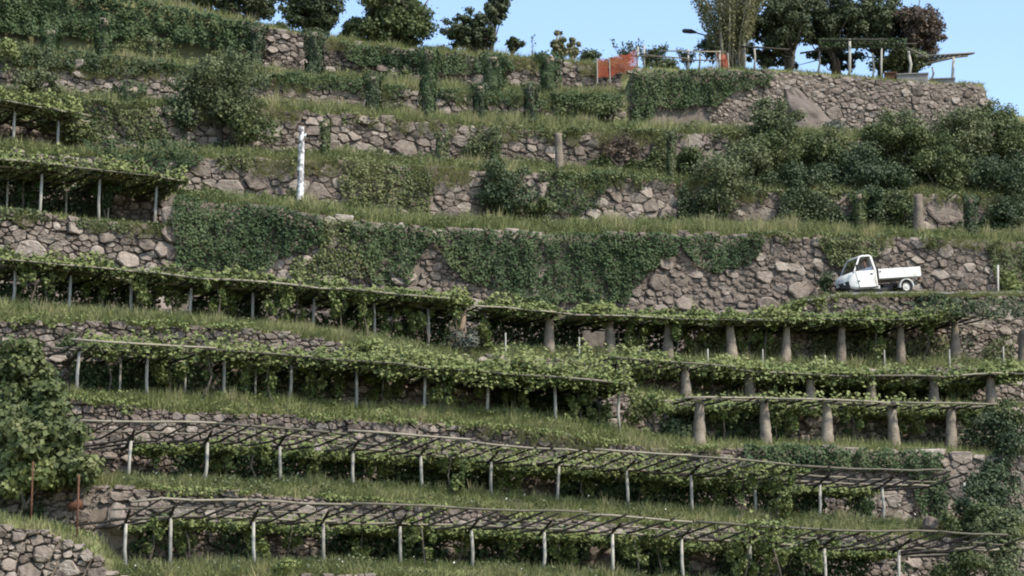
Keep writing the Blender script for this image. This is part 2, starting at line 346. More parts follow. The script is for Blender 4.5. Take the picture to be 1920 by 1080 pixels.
def wall(k, px0, px1, label, size, aniso=1.3, hide=(), big=(), depth=.16):
    """a dry stone wall along the foot line of terrace k; stones are fitted polygons. hide: px ranges where ivy or bushes cover it"""
    size *= .50; aniso *= 1.15; depth *= .55; rnd = np.random.default_rng(1000 + k * 17 + int(px0))
    pxs = np.arange(px0, px1 + .1, 4.0)
    ft, tp = at(FOOT[k], pxs), at(TOP[k], pxs)
    s = np.concatenate([[0], np.cumsum(np.hypot(*np.diff(ft[:, :2], axis=0).T))]); L = s[-1]
    h = tp[:, 2] - ft[:, 2]
    tx = np.gradient(ft[:, 0], s); ty = np.gradient(ft[:, 1], s); ker = np.ones(21) / 21
    tx = np.convolve(np.pad(tx, 10, 'edge'), ker, 'valid'); ty = np.convolve(np.pad(ty, 10, 'edge'), ker, 'valid')
    ln = np.hypot(tx, ty); tx /= ln; ty /= ln
    nx, ny = ty, -tx
    up = np.array([0, 0, 1.0])
    nn = np.stack([nx, ny, 0 * nx], -1)
    A = ft + nn * .02 - up * .3; B = tp + nn * .02 - up * .06
    C2 = tp + nn * -.3 - up * .08
    n = len(pxs); V = np.concatenate([A, B, C2]); i = np.arange(n - 1)
    Fq = np.concatenate([np.stack([i, i + 1, i + 1 + n, i + n], -1), np.stack([i + n, i + 1 + n, i + 1 + 2 * n, i + 2 * n], -1)])
    w = obj_np('dry_stone_wall', V, Fq, M['core'], loc=ft[n // 2])
    tag(w, label, 'stone wall', 'dry stone walls that hold up the terraces')
    hm = h.max()
    pts = []; rad = []
    for bp, bh, br in big:                                    # boulders first
        pts.append((np.interp(bp, pxs, s) / aniso, bh)); rad.append(br)
    tries = int(12 * L * hm / size ** 2)
    cand = np.stack([rnd.uniform(0, L, tries), rnd.uniform(-.1, hm + .1, tries)], -1)
    hh = np.interp(cand[:, 0], s, h); cand = cand[cand[:, 1] < hh + .02]; cand[:, 0] /= aniso
    cr = size * .5 * np.exp(rnd.normal(0, .5, len(cand)))
    ar = np.zeros((len(pts) + len(cand), 2)); rr = np.zeros(len(ar)); m = len(pts)
    if m: ar[:m] = pts; rr[:m] = rad
    for c, r in zip(cand, cr):
        if m:
            d2 = ((ar[:m] - c) ** 2).sum(1)
            if (d2 < ((rr[:m] + r) * .86) ** 2).any(): continue
        ar[m] = c; rr[m] = r; m += 1
    ar = ar[:m]; rr = rr[:m]
    made = []
    for q in range(m):
        c, r = ar[q], rr[q]
        pxq = np.interp(c[0] * aniso, s, pxs)
        covered = any(a0 < pxq < a1 for a0, a1 in hide)
        if covered: continue
        d = ar - c; dist = np.hypot(*d.T); nb = np.where((dist < r * 2 + rr * 2) & (dist > 1e-6))[0]
        poly = [(-r * 1.7, -r * 1.35), (r * 1.7, -r * 1.35), (r * 1.7, r * 1.35), (-r * 1.7, r * 1.35)]
        for j in nb:
            f = r / (r + rr[j]); poly = clip(poly, d[j] * f, d[j] / dist[j])
            if len(poly) < 3: break
        if len(poly) < 3: continue
        htop = np.interp(c[0] * aniso, s, h) - c[1] + rnd.uniform(-.04, .14)
        poly = clip(poly, (0, htop), (0, 1))
        if len(poly) < 3: continue
        pa = np.array(poly); cen = pa.mean(0); pa = (pa - cen)
        pa[:, 0] *= aniso
        g = rnd.uniform(.008, .028); ext = np.abs(pa).max(0)
        pa = pa * np.maximum(1 - g / np.maximum(ext, .05), .6)
        V, Fs = stone_mesh([tuple(x) for x in pa], depth * rnd.uniform(.6, 1.3) * min(1.6, max(.6, r / (size * .5))), rnd)
        sc = (c[0] + cen[0]) * aniso; z = c[1] + cen[1]
        x0 = np.interp(sc, s, ft[:, 0]); y0 = np.interp(sc, s, ft[:, 1]); z0 = np.interp(sc, s, ft[:, 2]); hq = max(np.interp(sc, s, h), .3)
        Tx, Ty = np.interp(sc, s, tx), np.interp(sc, s, ty)
        loc = np.array([x0, y0 + .15 * z / hq, z0 + z]) + np.array([Ty, -Tx, 0]) * .03
        Wd = np.stack([V[:, 0] * Tx + V[:, 2] * Ty, V[:, 0] * Ty - V[:, 2] * Tx, V[:, 1]], -1)
        made.append((ext[0] * ext[1], loc, Wd, Fs))
    made.sort(key=lambda e: -e[0])
    rest = MB()
    for q, (ar_, loc, Wd, Fs) in enumerate(made):
        if q < 300:
            me = bpy.data.meshes.new('stone'); me.from_pydata([tuple(x) for x in Wd], [], Fs); me.materials.append(M['stone'])
            me.polygons.foreach_set('use_smooth', np.zeros(len(me.polygons), bool))
            o = bpy.data.objects.new('stone', me); o.location = Vector(loc) - w.location; link(o, w)
        else:
            rest.add(Wd + loc, Fs)
    if rest.V:
        o = rest.build('small_stones', M['stone'], w); o['kind'] = 'stuff'
    return w
wall(0, -300, 236, 'rough wall of big grey blocks in the bottom left corner', .55, 1.1, big=[(75, 1.9, .3), (50, 1.2, .36), (100, 1.0, .3)], depth=.25)
wall(0, 560, 1100, 'low wall top just showing along the bottom edge of the picture', .5)
wall(1, -300, 1960, 'long wall behind the lowest pergola, one huge rounded boulder near its middle', .46, 1.35, big=[(1100, 1.2, .85), (430, 1.0, .5), (215, .9, .6), (1150, .7, .5), (1580, .9, .45)])
wall(2, -300, 1520, 'long pinkish wall behind the second lowest pergola', .44, 1.25)
wall(2, 1524, 1990, 'pale big-block wall at the right end of the second lowest pergola', .75, 1.15)
wall(3, -300, 720, 'low stone wall under the grass at the left, above the third pergola', .44, 1.5, big=[(300, .8, .3), (370, .6, .35), (400, .75, .33)])
wall(3, 724, 1990, 'shaded wall behind the lowest row of stone pillars', .5)
wall(4, 860, 1990, 'shaded wall at the back between the two upper rows of stone pillars', .5)
wall(5, 1330, 2100, 'low stone edging below the track of the white truck', .45)
wall(6, -300, 322, 'sunlit rubble wall below the dark left pergola', .66, 1.2, big=[(165, 1.1, .55), (255, .6, .4), (300, .9, .4)])
wall(6, 322, 2150, 'tall middle wall, half overgrown with ivy, running to the white truck', .62, 1.2,
     hide=[(340, 450), (1020, 1140)], big=[(1230, .9, .75), (1270, .5, .6), (1500, 1.0, .45), (1440, .7, .45), (1540, .6, .4), (1395, .5, .5)])
wall(7, -300, 372, 'shaded wall at the back of the dark left pergola', .6)
wall(7, 376, 1960, 'wall of broad blocks behind the white spotted log', .85, 1.2, big=[(590, 1.1, .45), (600, .5, .5), (560, 1.3, .4), (430, .8, .5), (480, 1.3, .42), (1260, .7, .6)])
wall(8, -200, 1100, 'wall of round grey stones high on the hill, above the white spotted log', .66, 1.2, big=[(680, .9, .5), (760, 1.2, .45), (620, .8, .5)])
wall(8, 1104, 1960, 'rough wall half buried in scrub below the dark ivy corner', .6, 1.25)
wall(9, -200, 1166, 'low wall with big reddish boulders, second from the top', .6, 1.3, big=[(660, .6, .6), (680, .5, .6), (745, .5, .75), (180, .6, .5), (290, .5, .55)])
wall(9, 1186, 1860, 'tall rubble wall under the hilltop pergola', .48, 1.2, hide=[(1200, 1330)], depth=.12)
wall(10, 440, 1166, 'topmost wall, half hidden by ivy, below the skyline trees', .48, 1.2)

# ------------------------------------------------------------------ pergolas
ORD = ['first', 'second', 'third', 'fourth', 'fifth', 'sixth', 'seventh', 'eighth', 'ninth', 'tenth', 'eleventh', 'twelfth', 'thirteenth', 'fourteenth', 'fifteenth', 'sixteenth']
class Row:
    """one pergola: row of supports on terrace k; posts = (px, top y, foot y)"""
    def __init__(s, k, posts, over=1.3, back=2.3, tilt=.36, off=None, dz=0.0, skew=.3):
        s.k = k; s.over = over; s.back = back; s.tilt = tilt; s.skew = skew
        s.px = np.array([p[0] for p in posts], float)
        off = TER[k]['off'] if off is None else off
        s.D = Dk(k, s.px) + off
        s.top = P(s.px, np.array([p[1] for p in posts]), s.D); s.top[:, 2] += dz
        zb = at(BASE[k], s.px)[:, 2]
        s.foot = s.top.copy(); s.foot[:, 2] = zb - .25
        d = s.top[-1, :2] - s.top[0, :2]; d /= np.hypot(*d)
        s.n = np.array([d[1], -d[0]]); s.d = d
        # an even line through the tops, in metres along the row
        s.s = (s.top[:, :2] - s.top[0, :2]) @ d
        c = np.polyfit(s.s, s.top[:, 2], min(3, len(posts) - 1)) if len(posts) > 2 else np.polyfit(s.s, s.top[:, 2], 1)
        s.zf = lambda q: np.polyval(c, np.clip(q, s.s[0] - 1.5, s.s[-1] + 1.5)) * .5 + np.interp(q, s.s, s.top[:, 2]) * .5
        y = (s.top[:, :2] - s.top[0, :2]) @ s.n
        s.yf = lambda q: np.interp(q, s.s, y)
    def spx(s, px):                                    # px -> metres along the row
        return np.interp(px, s.px, s.s, left=None, right=None) + np.where(px < s.px[0], (px - s.px[0]) / 52., 0) + np.where(px > s.px[-1], (px - s.px[-1]) / 46., 0)
    def at(s, q, o, dz=0):
        q = np.asarray(q, float); o = np.asarray(o, float)
        xy = s.top[0, :2] + q[..., None] * s.d + (s.yf(q) + o)[..., None] * s.n
        z = s.zf(q) + np.where(o > 0, o * s.tilt, o * .03) + dz
        return np.concatenate([xy, z[..., None]], -1)

def pillar_mesh(B, T, r0, r1, rnd, n=14):
    B = B + np.append(rnd.normal(0, .05, 2), 0); V = []; Fs = []; R = 11
    for i in range(R + 1):
        t = i / R; c = B + (T - B) * t; r = r0 + (r1 - r0) * t ** 0.8
        for j in range(n):
            a = 2 * math.pi * j / n; rr = r * (1 + rnd.uniform(-.10, .10))
            V.append((c[0] + math.cos(a) * rr, c[1] + math.sin(a) * rr, c[2] + (rnd.uniform(-.02, .02) if i else 0)))
    for i in range(R):
        for j in range(n): Fs.append((i * n + j, i * n + (j + 1) % n, (i + 1) * n + (j + 1) % n, (i + 1) * n + j))
    Fs.append(tuple(range(R * n, R * n + n)))
    return V, Fs

def pergola(row, label, s0, s1, pillars=False, rafter=.62, extra_back=(), pole_skip=0.0, post_r=.062, brick=(), levels=None, pr=(.31, .16)):
    rnd = np.random.default_rng(row.k * 31 + int(row.px[0]) + 500)
    root = empty('pergola', tuple(row.foot[0]))
    tag(root, label, 'pergola', 'vineyard pergolas')
    for i in range(len(row.px)):
        B, T = row.foot[i], row.top[i]
        if pillars:
            V, Fs = pillar_mesh(B, T - [0, 0, .04], pr[0] * rnd.uniform(.92, 1.08), pr[1] * rnd.uniform(.9, 1.1), rnd)
            p = obj_py('pillar', V, Fs, M['brick'] if i in brick else M['pillar'], root, smooth=True)
            cap = MB(); r = pr[1] * 1.25
            cap.add([(T[0] + math.cos(a) * r * rnd.uniform(.8, 1.15), T[1] + math.sin(a) * r * rnd.uniform(.8, 1.15), T[2] + z) for z in (-.05, .03) for a in np.arange(8) * math.pi / 4],
                    [(j, (j + 1) % 8, 8 + (j + 1) % 8, 8 + j) for j in range(8)] + [tuple(range(8, 16)), tuple(range(7, -1, -1))])
            c = obj_py('cap_stone', cap.V, cap.F, M['stone'], p, local=True)
        else:
            mid = (B + T) / 2 + np.append(rnd.normal(0, .025, 2), 0)
            T2 = T + np.append(rnd.normal(0, .02, 2), -.02); B2 = B + np.append(rnd.normal(0, .04, 2), 0)
            MB().tube([B2, mid, T2], [post_r * 1.05, post_r, post_r * .92], 7).build('post', M['post'], root, smooth=True)
    for px, y0, y1, o in extra_back:                     # thinner inner posts
        q = row.spx(px); T = row.at(np.array([q]), np.array([o]))[0]
        B = np.array([T[0], T[1], at(BASE[row.k], px)[2] - .2])
        MB().tube([B, T], post_r * .75, 6).build('inner_post', M['post'], root, smooth=True)
    levels = levels or [(row.over + .12, .040, -.02), (row.over * .45, .03, .0), (.0, .04, 0.0), (-row.back * .5, .032, 0), (-row.back, .035, 0)]
    for o, r, dz in levels:                              # the long poles, lapped end to end
        q = s0 + rnd.uniform(-.6, .2)
        while q < s1:
            ln = rnd.uniform(3.6, 5.6); e = min(q + ln, s1 + rnd.uniform(-.2, .4))
            if e - q > .8 and rnd.random() > pole_skip * (o < row.over):
                qs = np.linspace(q, e, 5)
                pt = row.at(qs, o + np.linspace(rnd.normal(0, .05), rnd.normal(0, .05), 5), dz + rnd.normal(0, .012) + np.linspace(rnd.normal(0, .02), rnd.normal(0, .02), 5) + .05 + rnd.normal(0, .022, 5))
                MB().tube(pt, [r * 1.12, r * 1.05, r, r * .95, r * .85], 6).build('pole', M['pole'], root, smooth=True)
            q = e - rnd.uniform(.1, .5)
    q = s0
    while q < s1:
        a, b = -row.back - .1 + rnd.normal(0, .12), row.over + .08 + abs(rnd.normal(0, .06))
        os = np.linspace(a, b, 4); sk = row.skew + rnd.normal(0, .06)
        pt = row.at(q + os * sk, os, .0 + np.array([0, rnd.normal(0, .03), rnd.normal(0, .03), 0]))
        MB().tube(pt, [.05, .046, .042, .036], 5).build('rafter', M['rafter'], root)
        q += rafter * rnd.uniform(.75, 1.25)
    for i in range(len(row.px)):                         # the stout beams over the supports
        os = np.linspace(-row.back, row.over * .8, 3)
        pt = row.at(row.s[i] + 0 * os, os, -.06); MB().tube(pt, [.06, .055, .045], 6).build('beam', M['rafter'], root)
    return root

def canopy(row, label, q0, q1, n, thick=.35, dens=None, o0=None, o1=None, m='vine', leaf=.165, droop=.35, lift=.05, seed=1, edge=.25, name='grapevine_canopy'):
    """vine leaves lying over the poles of a pergola, hanging a little over its front edge"""
    o0 = -row.back if o0 is None else o0; o1 = row.over + .02 if o1 is None else o1
    n = int(n * .70); q = rng.uniform(q0, q1, n); o = rng.uniform(o0, o1, n)
    nz = noise(np.stack([q * .7, o * .9, 0 * q + seed], -1), 1.0, 7); nz2 = noise(np.stack([q * 2.3, o * 2.0, 0 * q + seed], -1), 1.0, 17)
    keep = nz2 * .5 + nz * .7 > (rng.random(n) * .55 + .18)
    if dens is not None: keep &= rng.random(n) < np.interp(q, *zip(*dens))
    q, o, nz, nz2 = q[keep], o[keep], nz[keep], nz2[keep]; n = len(q)
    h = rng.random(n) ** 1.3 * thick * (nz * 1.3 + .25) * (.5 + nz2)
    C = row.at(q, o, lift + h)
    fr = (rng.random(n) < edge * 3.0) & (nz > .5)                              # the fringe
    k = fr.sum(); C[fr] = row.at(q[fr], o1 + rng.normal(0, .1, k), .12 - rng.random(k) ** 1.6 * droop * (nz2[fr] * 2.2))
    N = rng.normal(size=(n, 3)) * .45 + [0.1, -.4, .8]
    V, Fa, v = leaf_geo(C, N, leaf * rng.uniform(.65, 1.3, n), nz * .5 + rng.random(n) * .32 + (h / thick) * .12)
    o_ = obj_np(name, V, Fa, M[m], v=v); tag(o_, label, 'grapevine', kind='stuff'); return o_

def vines(row, spots, where, m='vine', seed=0):
    """single vines under a pergola: crooked stem and hanging foliage. spots = (px, half width px, drop m, inward m)"""
    for i, (px, hw, drop, inn) in enumerate(spots):
        q = float(row.spx(px)); T = row.at(np.array([q]), np.array([-inn]))[0]
        B = np.array([T[0] + rng.normal(0, .15), T[1], at(BASE[row.k], px)[2] - .1])
        root = empty('grapevine', tuple(B))
        nm = ORD[i] if len(spots) > 1 else 'single'
        tag(root, f'leafy vine hanging {where}, {nm} from the left', 'grapevine', 'vines hanging under the pergolas')
        mid = B * .5 + T * .5 + np.append(rng.normal(0, .12, 2), 0)
        MB().tube([B, B * .75 + mid * .25 + np.append(rng.normal(0, .05, 2), 0), mid, T], [.045, .035, .035, .025], 6).build('stem', M['bark'], root, smooth=True)
        r = hw / ppm(float(np.interp(px, row.px, row.D)))
        n = int(900 * max(r, .3) * max(drop, .4)); k = max(5, int(n / 75))
        cc = np.stack([rng.uniform(-1, 1, k) * r, rng.uniform(-.45, .45, k), -rng.random(k) ** 1.2 * drop], -1)
        cc[:, 0] *= 1 - .45 * (-cc[:, 2] / max(drop, .1))
        ci = rng.integers(0, k, n); u = unit(rng.normal(size=(n, 3)))
        C = cc[ci] + u * (rng.random((n, 1)) ** .5) * rng.uniform(.12, .26, k)[ci][:, None] * [1, 1, 1.35]
        C[:, 0], C[:, 1] = C[:, 0] * row.d[0] + C[:, 1] * row.n[0], C[:, 0] * row.d[1] + C[:, 1] * row.n[1]
        C += T + [0, 0, .12]
        C[:, 2] = np.maximum(C[:, 2], B[2] + .15)
        V, Fa, v = leaf_geo(C, u * .6 + rng.normal(size=(n, 3)) * .5 + [0, -.3, .3], .13 * rng.uniform(.65, 1.3, n), rng.random(n) * .6 + noise(cc, 3, 2)[ci] * .3)
        obj_np('foliage', V, Fa, M[m], root, v=v)

R0 = Row(0, [(237, 981, 1085), (320, 966, 1066), (475, 978, 1057), (606, 981, 1056), (750, 986, 1057), (886, 993, 1062), (1020, 996, 1064), (1148, 1000, 1078), (1278, 1010, 1088), (1407, 1020, 1098), (1545, 1028, 1110), (1686, 1030, 1120)], over=1.35, skew=.8)
R1 = Row(1, [(245, 826, 905), (388, 829, 893), (525, 836, 905), (662, 845, 905), (790, 854, 918), (921, 865, 922), (1047, 873, 943), (1175, 881, 955), (1296, 890, 960), (1415, 902, 962), (1538, 908, 967), (1656, 912, 977)], over=1.25, skew=.8)
R2 = Row(2, [(147, 657, 742), (278, 664, 746), (421, 672, 745), (546, 682, 751), (670, 692, 763), (796, 706, 772), (915, 714, 774), (1040, 722, 782), (1160, 732, 806)], over=.8, tilt=.16)
R3 = Row(4, [(27, 506, 573), (132, 514, 582), (247, 528, 590), (358, 539, 597), (475, 546, 607), (588, 556, 626), (702, 568, 630), (803, 578, 655)], over=.8, tilt=.2, back=2.2)
R4 = Row(6, [(-35, 312, 390), (78, 325, 403), (187, 335, 415), (293, 348, 432)], over=.7, back=2.6, tilt=.2)
R5 = Row(7, [(-60, 198, 255), (27, 207, 268), (110, 225, 285)], over=.7, back=2.3, tilt=.2)
Q1 = Row(4, [(866, 582, 655), (1030, 598, 655), (1142, 602, 662), (1253, 608, 672), (1368, 610, 672), (1475, 612, 677), (1578, 610, 682), (1688, 611, 680), (1790, 600, 670)], over=.7, back=2.1, tilt=.12)
Q2 = Row(3, [(1163, 680, 722), (1284, 692, 744), (1403, 700, 748), (1518, 708, 756), (1633, 711, 759), (1750, 712, 760), (1857, 706, 757)], over=.5, back=2.4, tilt=.08)
Q3 = Row(2, [(1312, 753, 832), (1432, 754, 828), (1550, 758, 830), (1672, 765, 836), (1783, 766, 842)], over=.55, back=2.3, tilt=.09)
pergola(R0, 'lowest pergola, bare sloping rafters on twelve pale posts along the bottom', -.2, float(R0.spx(1850)), rafter=.82, pole_skip=.3)
pergola(R1, 'second pergola from the bottom with twelve pale posts and bare rafters at its left end', -1.9, float(R1.spx(1742)), rafter=.82, pole_skip=.3)
pergola(R2, 'third pergola from the bottom, nine posts, thick pale vine at its right end', -.5, R2.s[-1] + .3,
        extra_back=[(238, 0, 0, -1.5), (362, 0, 0, -1.5), (495, 0, 0, -1.5), (735, 0, 0, -1.3), (843, 0, 0, -1.3)], rafter=.8)
pergola(R3, 'eight post pergola at the left under the ivy wall', -.4, R3.s[-1] + .9, rafter=.85)
pergola(R4, 'deep dark pergola at the left edge beside the ivy wall', -.5, R4.s[-1] + .9, rafter=.8, extra_back=[(228, 0, 0, -1.9), (148, 0, 0, -1.9), (36, 0, 0, -1.9)])
pergola(R5, 'small topmost pergola at the upper left edge', -.5, R5.s[-1] + .9, rafter=.8)
pergola(Q1, 'uppermost pergola on nine tapered stone pillars, below the white truck', -.6, float(Q1.spx(1890)), True, brick=(0,), rafter=.9, post_r=.05, pr=(.29, .15))
pergola(Q2, 'middle pergola on seven stone pillars, second row below the white truck', float(Q2.spx(1120)), float(Q2.spx(1960)), True, brick=(0,), rafter=.8, pole_skip=.1, pr=(.29, .155))
pergola(Q3, 'lowest pergola on five stone pillars, at the right', float(Q3.spx(1270)), float(Q3.spx(1860)), True, rafter=.8, pr=(.30, .17))

# ------------------------------------------------------------------ vine canopies and single vines
S = lambda r, px: float(r.spx(px))
canopy(R0, 'vine leaves at the right end of the lowest pergola', S(R0, 1370), S(R0, 1460), 1500, .5, seed=2, droop=.5)
canopy(R0, 'sparse vine leaves scattered on the bare lowest rafters', S(R0, 300), S(R0, 1700), 5200, .2, dens=[(0, .25), (S(R0, 430), .12), (S(R0, 520), .35), (S(R0, 800), .35), (S(R0, 860), .1), (S(R0, 1200), .45), (S(R0, 1500), .4), (S(R0, 1700), .3)], seed=3, edge=.02, o0=-2.2, o1=.6)
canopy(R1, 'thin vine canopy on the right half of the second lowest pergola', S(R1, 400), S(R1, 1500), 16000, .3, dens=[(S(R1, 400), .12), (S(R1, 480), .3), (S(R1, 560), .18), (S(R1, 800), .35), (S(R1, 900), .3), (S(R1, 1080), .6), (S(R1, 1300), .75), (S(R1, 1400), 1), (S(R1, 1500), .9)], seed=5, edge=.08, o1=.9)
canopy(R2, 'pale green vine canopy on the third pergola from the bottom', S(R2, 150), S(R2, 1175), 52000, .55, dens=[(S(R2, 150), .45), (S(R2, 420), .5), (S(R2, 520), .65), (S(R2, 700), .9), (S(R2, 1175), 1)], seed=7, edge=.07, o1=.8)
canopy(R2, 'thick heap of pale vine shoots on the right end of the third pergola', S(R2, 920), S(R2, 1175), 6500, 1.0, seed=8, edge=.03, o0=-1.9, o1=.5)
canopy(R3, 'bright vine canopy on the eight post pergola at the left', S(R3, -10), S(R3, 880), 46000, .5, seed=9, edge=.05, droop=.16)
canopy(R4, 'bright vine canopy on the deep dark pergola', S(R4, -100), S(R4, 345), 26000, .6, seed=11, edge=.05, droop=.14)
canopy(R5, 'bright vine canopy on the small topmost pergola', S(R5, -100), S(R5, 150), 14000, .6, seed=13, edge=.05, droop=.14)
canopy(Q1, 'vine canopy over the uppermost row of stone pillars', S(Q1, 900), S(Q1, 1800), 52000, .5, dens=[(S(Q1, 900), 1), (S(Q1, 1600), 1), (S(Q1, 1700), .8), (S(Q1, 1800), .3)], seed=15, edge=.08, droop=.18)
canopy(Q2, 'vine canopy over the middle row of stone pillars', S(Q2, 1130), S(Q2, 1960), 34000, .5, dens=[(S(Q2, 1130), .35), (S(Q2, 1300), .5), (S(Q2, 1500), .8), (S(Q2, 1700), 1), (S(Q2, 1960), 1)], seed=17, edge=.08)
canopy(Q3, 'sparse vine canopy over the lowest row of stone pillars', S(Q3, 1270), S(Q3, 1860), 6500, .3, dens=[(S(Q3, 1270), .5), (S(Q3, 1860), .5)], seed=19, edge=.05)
vines(R0, [(290, 25, 1.1, .3), (350, 25, 1.2, .8), (485, 45, 1.3, .9), (560, 25, .9, 1.3), (690, 28, 1.2, .9), (790, 30, 1.3, .0), (880, 22, .9, 1.4), (960, 26, 1.0, 1.2), (1070, 34, 1.1, 1.1), (1190, 30, 1.2, .2), (1235, 34, 1.3, .4), (1390, 40, 1.4, -.6), (1440, 35, 1.4, -.3), (1520, 40, 1.0, -.3)], 'under the lowest pergola')
vines(R1, [(300, 34, .9, 1.5), (420, 34, 1.0, 1.2), (485, 25, .9, .6), (600, 44, 1.1, 1.5), (720, 40, 1.0, 1.6), (845, 34, 1.2, .0), (975, 46, 1.1, 1.4), (1110, 42, 1.0, 1.2), (1235, 44, 1.1, 1.5), (1350, 40, 1.1, 1.0), (1385, 30, 1.1, -.4), (1450, 40, 1.5, -.6)], 'under the second lowest pergola')
vines(R2, [(200, 30, .5, .4), (330, 40, 1.1, 1.3), (385, 16, .9, -.4), (470, 36, 1.3, .2), (500, 28, 1.2, -.3), (590, 40, 1.2, .8), (650, 32, 1.1, 1.2), (740, 40, 1.1, 1.3), (830, 40, 1.2, -.2), (880, 36, 1.1, .6), (980, 40, 1.1, .9), (1090, 34, 1.4, .4), (1130, 30, 1.5, .7)], 'under the third pergola from the bottom')
vines(R3, [(60, 36, .8, -.5), (95, 30, .7, -.3), (190, 34, .8, .6), (260, 32, 1.0, -.4), (330, 34, .9, .5), (400, 28, 1.1, -.5), (440, 28, 1.0, .6), (515, 32, 1.4, -.4), (560, 20, 1.3, .0), (640, 40, 1.3, -.5), (680, 24, 1.5, -.4), (745, 40, 1.4, .4), (790, 30, 1.3, .0), (845, 18, 1.0, -.5)], 'under the eight post pergola')
vines(R4, [(205, 34, 1.0, 1.0), (60, 40, .8, 1.6)], 'in the deep dark pergola', 'ivy')
vines(Q1, [(905, 20, 1.5, -.2), (1160, 30, 1.1, .1), (1210, 26, 1.2, .7), (1262, 10, 1.5, -.1), (1410, 26, .9, .6), (1440, 12, 1.5, .1), (1640, 16, 1.5, -.2), (1740, 34, .6, .3), (1320, 24, .9, 1.1)], 'among the uppermost stone pillars')
vines(Q2, [(1200, 34, .6, .5), (1345, 30, .8, .8), (1455, 24, .9, .3), (1585, 40, .8, 1.2), (1700, 40, .8, 1.2), (1810, 40, .8, 1.2)], 'among the middle row of stone pillars')
vines(Q3, [(1370, 34, .9, .9), (1480, 40, 1.1, .8), (1610, 34, 1.2, .6), (1720, 40, 1.1, 1.2), (1830, 30, 1.0, .6)], 'among the lowest row of stone pillars')

# ------------------------------------------------------------------ ivy and creeper on the walls
for r_, a_, b_, lab in [(R0, 235, 1700, 'shady vine leaves at the back of the lowest pergola'), (R1, 260, 1660, 'shady vine leaves at the back of the second lowest pergola'),
                     (Q2, 1180, 1900, 'shady vine leaves at the back of the middle pillar row'), (Q3, 1290, 1850, 'shady vine leaves at the back of the lowest pillar row')]:
    canopy(r_, lab, S(r_, a_), S(r_, b_), int((S(r_, b_) - S(r_, a_)) * 900), .25, o0=-r_.back - .3, o1=-.35, seed=41, edge=0.0, m='vine', leaf=.17, lift=-.2)
# leafy back rows of vine against the walls, in the shade
def back_row(row, px0, px1, label, hgt=1.1, m='ivy', per=560, gap=.42):
    q0, q1 = S(row, px0), S(row, px1); n = int((q1 - q0) * per); q = rng.uniform(q0, q1, n); nz = noise(np.stack([q * .75, 0 * q, 0 * q + row.k], -1), 1, 51)
    kp = nz > gap * rng.uniform(.7, 1.1, n); q, nz = q[kp], nz[kp]; n = len(q)
    px = np.interp(q, row.s, row.px, left=px0, right=px1); zb = at(BASE[row.k], px)[:, 2]
    C = row.at(q, -row.back + .15 + rng.normal(0, .25, n)); t = rng.random(n) ** .7; C[:, 2] = zb + .1 + t * (C[:, 2] - zb) * hgt * (.55 + nz * .6) + rng.normal(0, .05, n)
    V, Fa, v = leaf_geo(C, rng.normal(size=(n, 3)) * .6 + [0, -.7, .3], .15 * rng.uniform(.65, 1.3, n), rng.random(n) * .7); tag(obj_np('vine_hedge', V, Fa, M[m], v=v), label, 'grapevine', kind='stuff')
back_row(R0, 240, 1750, 'leafy back row of vines behind the lowest pergola'); back_row(R1, 260, 1680, 'leafy back row of vines behind the second lowest pergola', gap=.3)
back_row(R2, 150, 1180, 'leafy back row of vines behind the third pergola from the bottom', gap=.3); back_row(R3, 0, 880, 'leafy back row of vines behind the eight post pergola', gap=.28)
back_row(Q1, 880, 1900, 'leafy back row of vines behind the uppermost pillars', gap=.3, m='dark'); back_row(Q2, 1150, 1900, 'leafy back row of vines behind the middle pillars', gap=.4); back_row(Q3, 1290, 1880, 'leafy back row of vines behind the lowest pillars', gap=.4)
back_row(R4, -100, 330, 'leafy back row in the deep dark pergola', gap=.45, m='dark')

def inside(poly, x, y):
    r = np.zeros(len(x), bool); j = len(poly) - 1
    for i in range(len(poly)):
        (xi, yi), (xj, yj) = poly[i], poly[j]
        c = ((yi > y) != (yj > y)) & (x < (xj - xi) * (y - yi) / (yj - yi + 1e-9) + xi); r ^= c; j = i
    return r
def ivy(k, poly, label, m='ivy', dens=330, thick=.38, leaf=.118, name='ivy', hang=1.0, cat='ivy'):
    xs, ys = [p[0] for p in poly], [p[1] for p in poly]
    Dm = float(Dk(k, np.mean(xs))); area = (max(xs) - min(xs)) * (max(ys) - min(ys)) / ppm(Dm) ** 2
    n = int(area * dens * 1.25); x = rng.uniform(min(xs), max(xs), n); y = rng.uniform(min(ys), max(ys), n)
    wob = 9 * (noise(np.stack([x * .05, y * .05, 0 * x], -1), 1, 5) - .5)
    kp = inside(poly, x + wob, y + wob * 1.5); x, y = x[kp], y[kp]; n = len(x)
    w = np.stack([x / ppm(Dm), y / ppm(Dm) * .55, 0 * x], -1)
    c1 = noise(w, 1.1, 21); c2 = noise(w, 3.2, 22)
    kp = rng.random(n) < .35 + 1.1 * c2; x, y, c1, c2 = x[kp], y[kp], c1[kp], c2[kp]; n = len(x)
    off = .10 + thick * (c1 * .6 + c2 * .7 - .15) * rng.random(n) ** .45
    C = P(x, y, Dk(k, x) + .05 - off)
    g = np.stack([c2 - .5, 0 * c2, 0 * c2], -1)
    N = rng.normal(size=(n, 3)) * .5 + [0.1, -.75, .55] + g
    V, Fa, v = leaf_geo(C, N, leaf * rng.uniform(.65, 1.35, n), c1 * .5 + rng.random(n) * .28 - .08 + noise(w[kp], .45, 23) * .4)
    return tag(obj_np(name, V, Fa, M[m], v=v), label, cat)
ivy(6, [(322, 366), (400, 372), (480, 384), (600, 402), (612, 450), (575, 470), (520, 495), (470, 512), (330, 500)], 'dark ivy sheet at the left end of the tall middle wall', thick=.55)
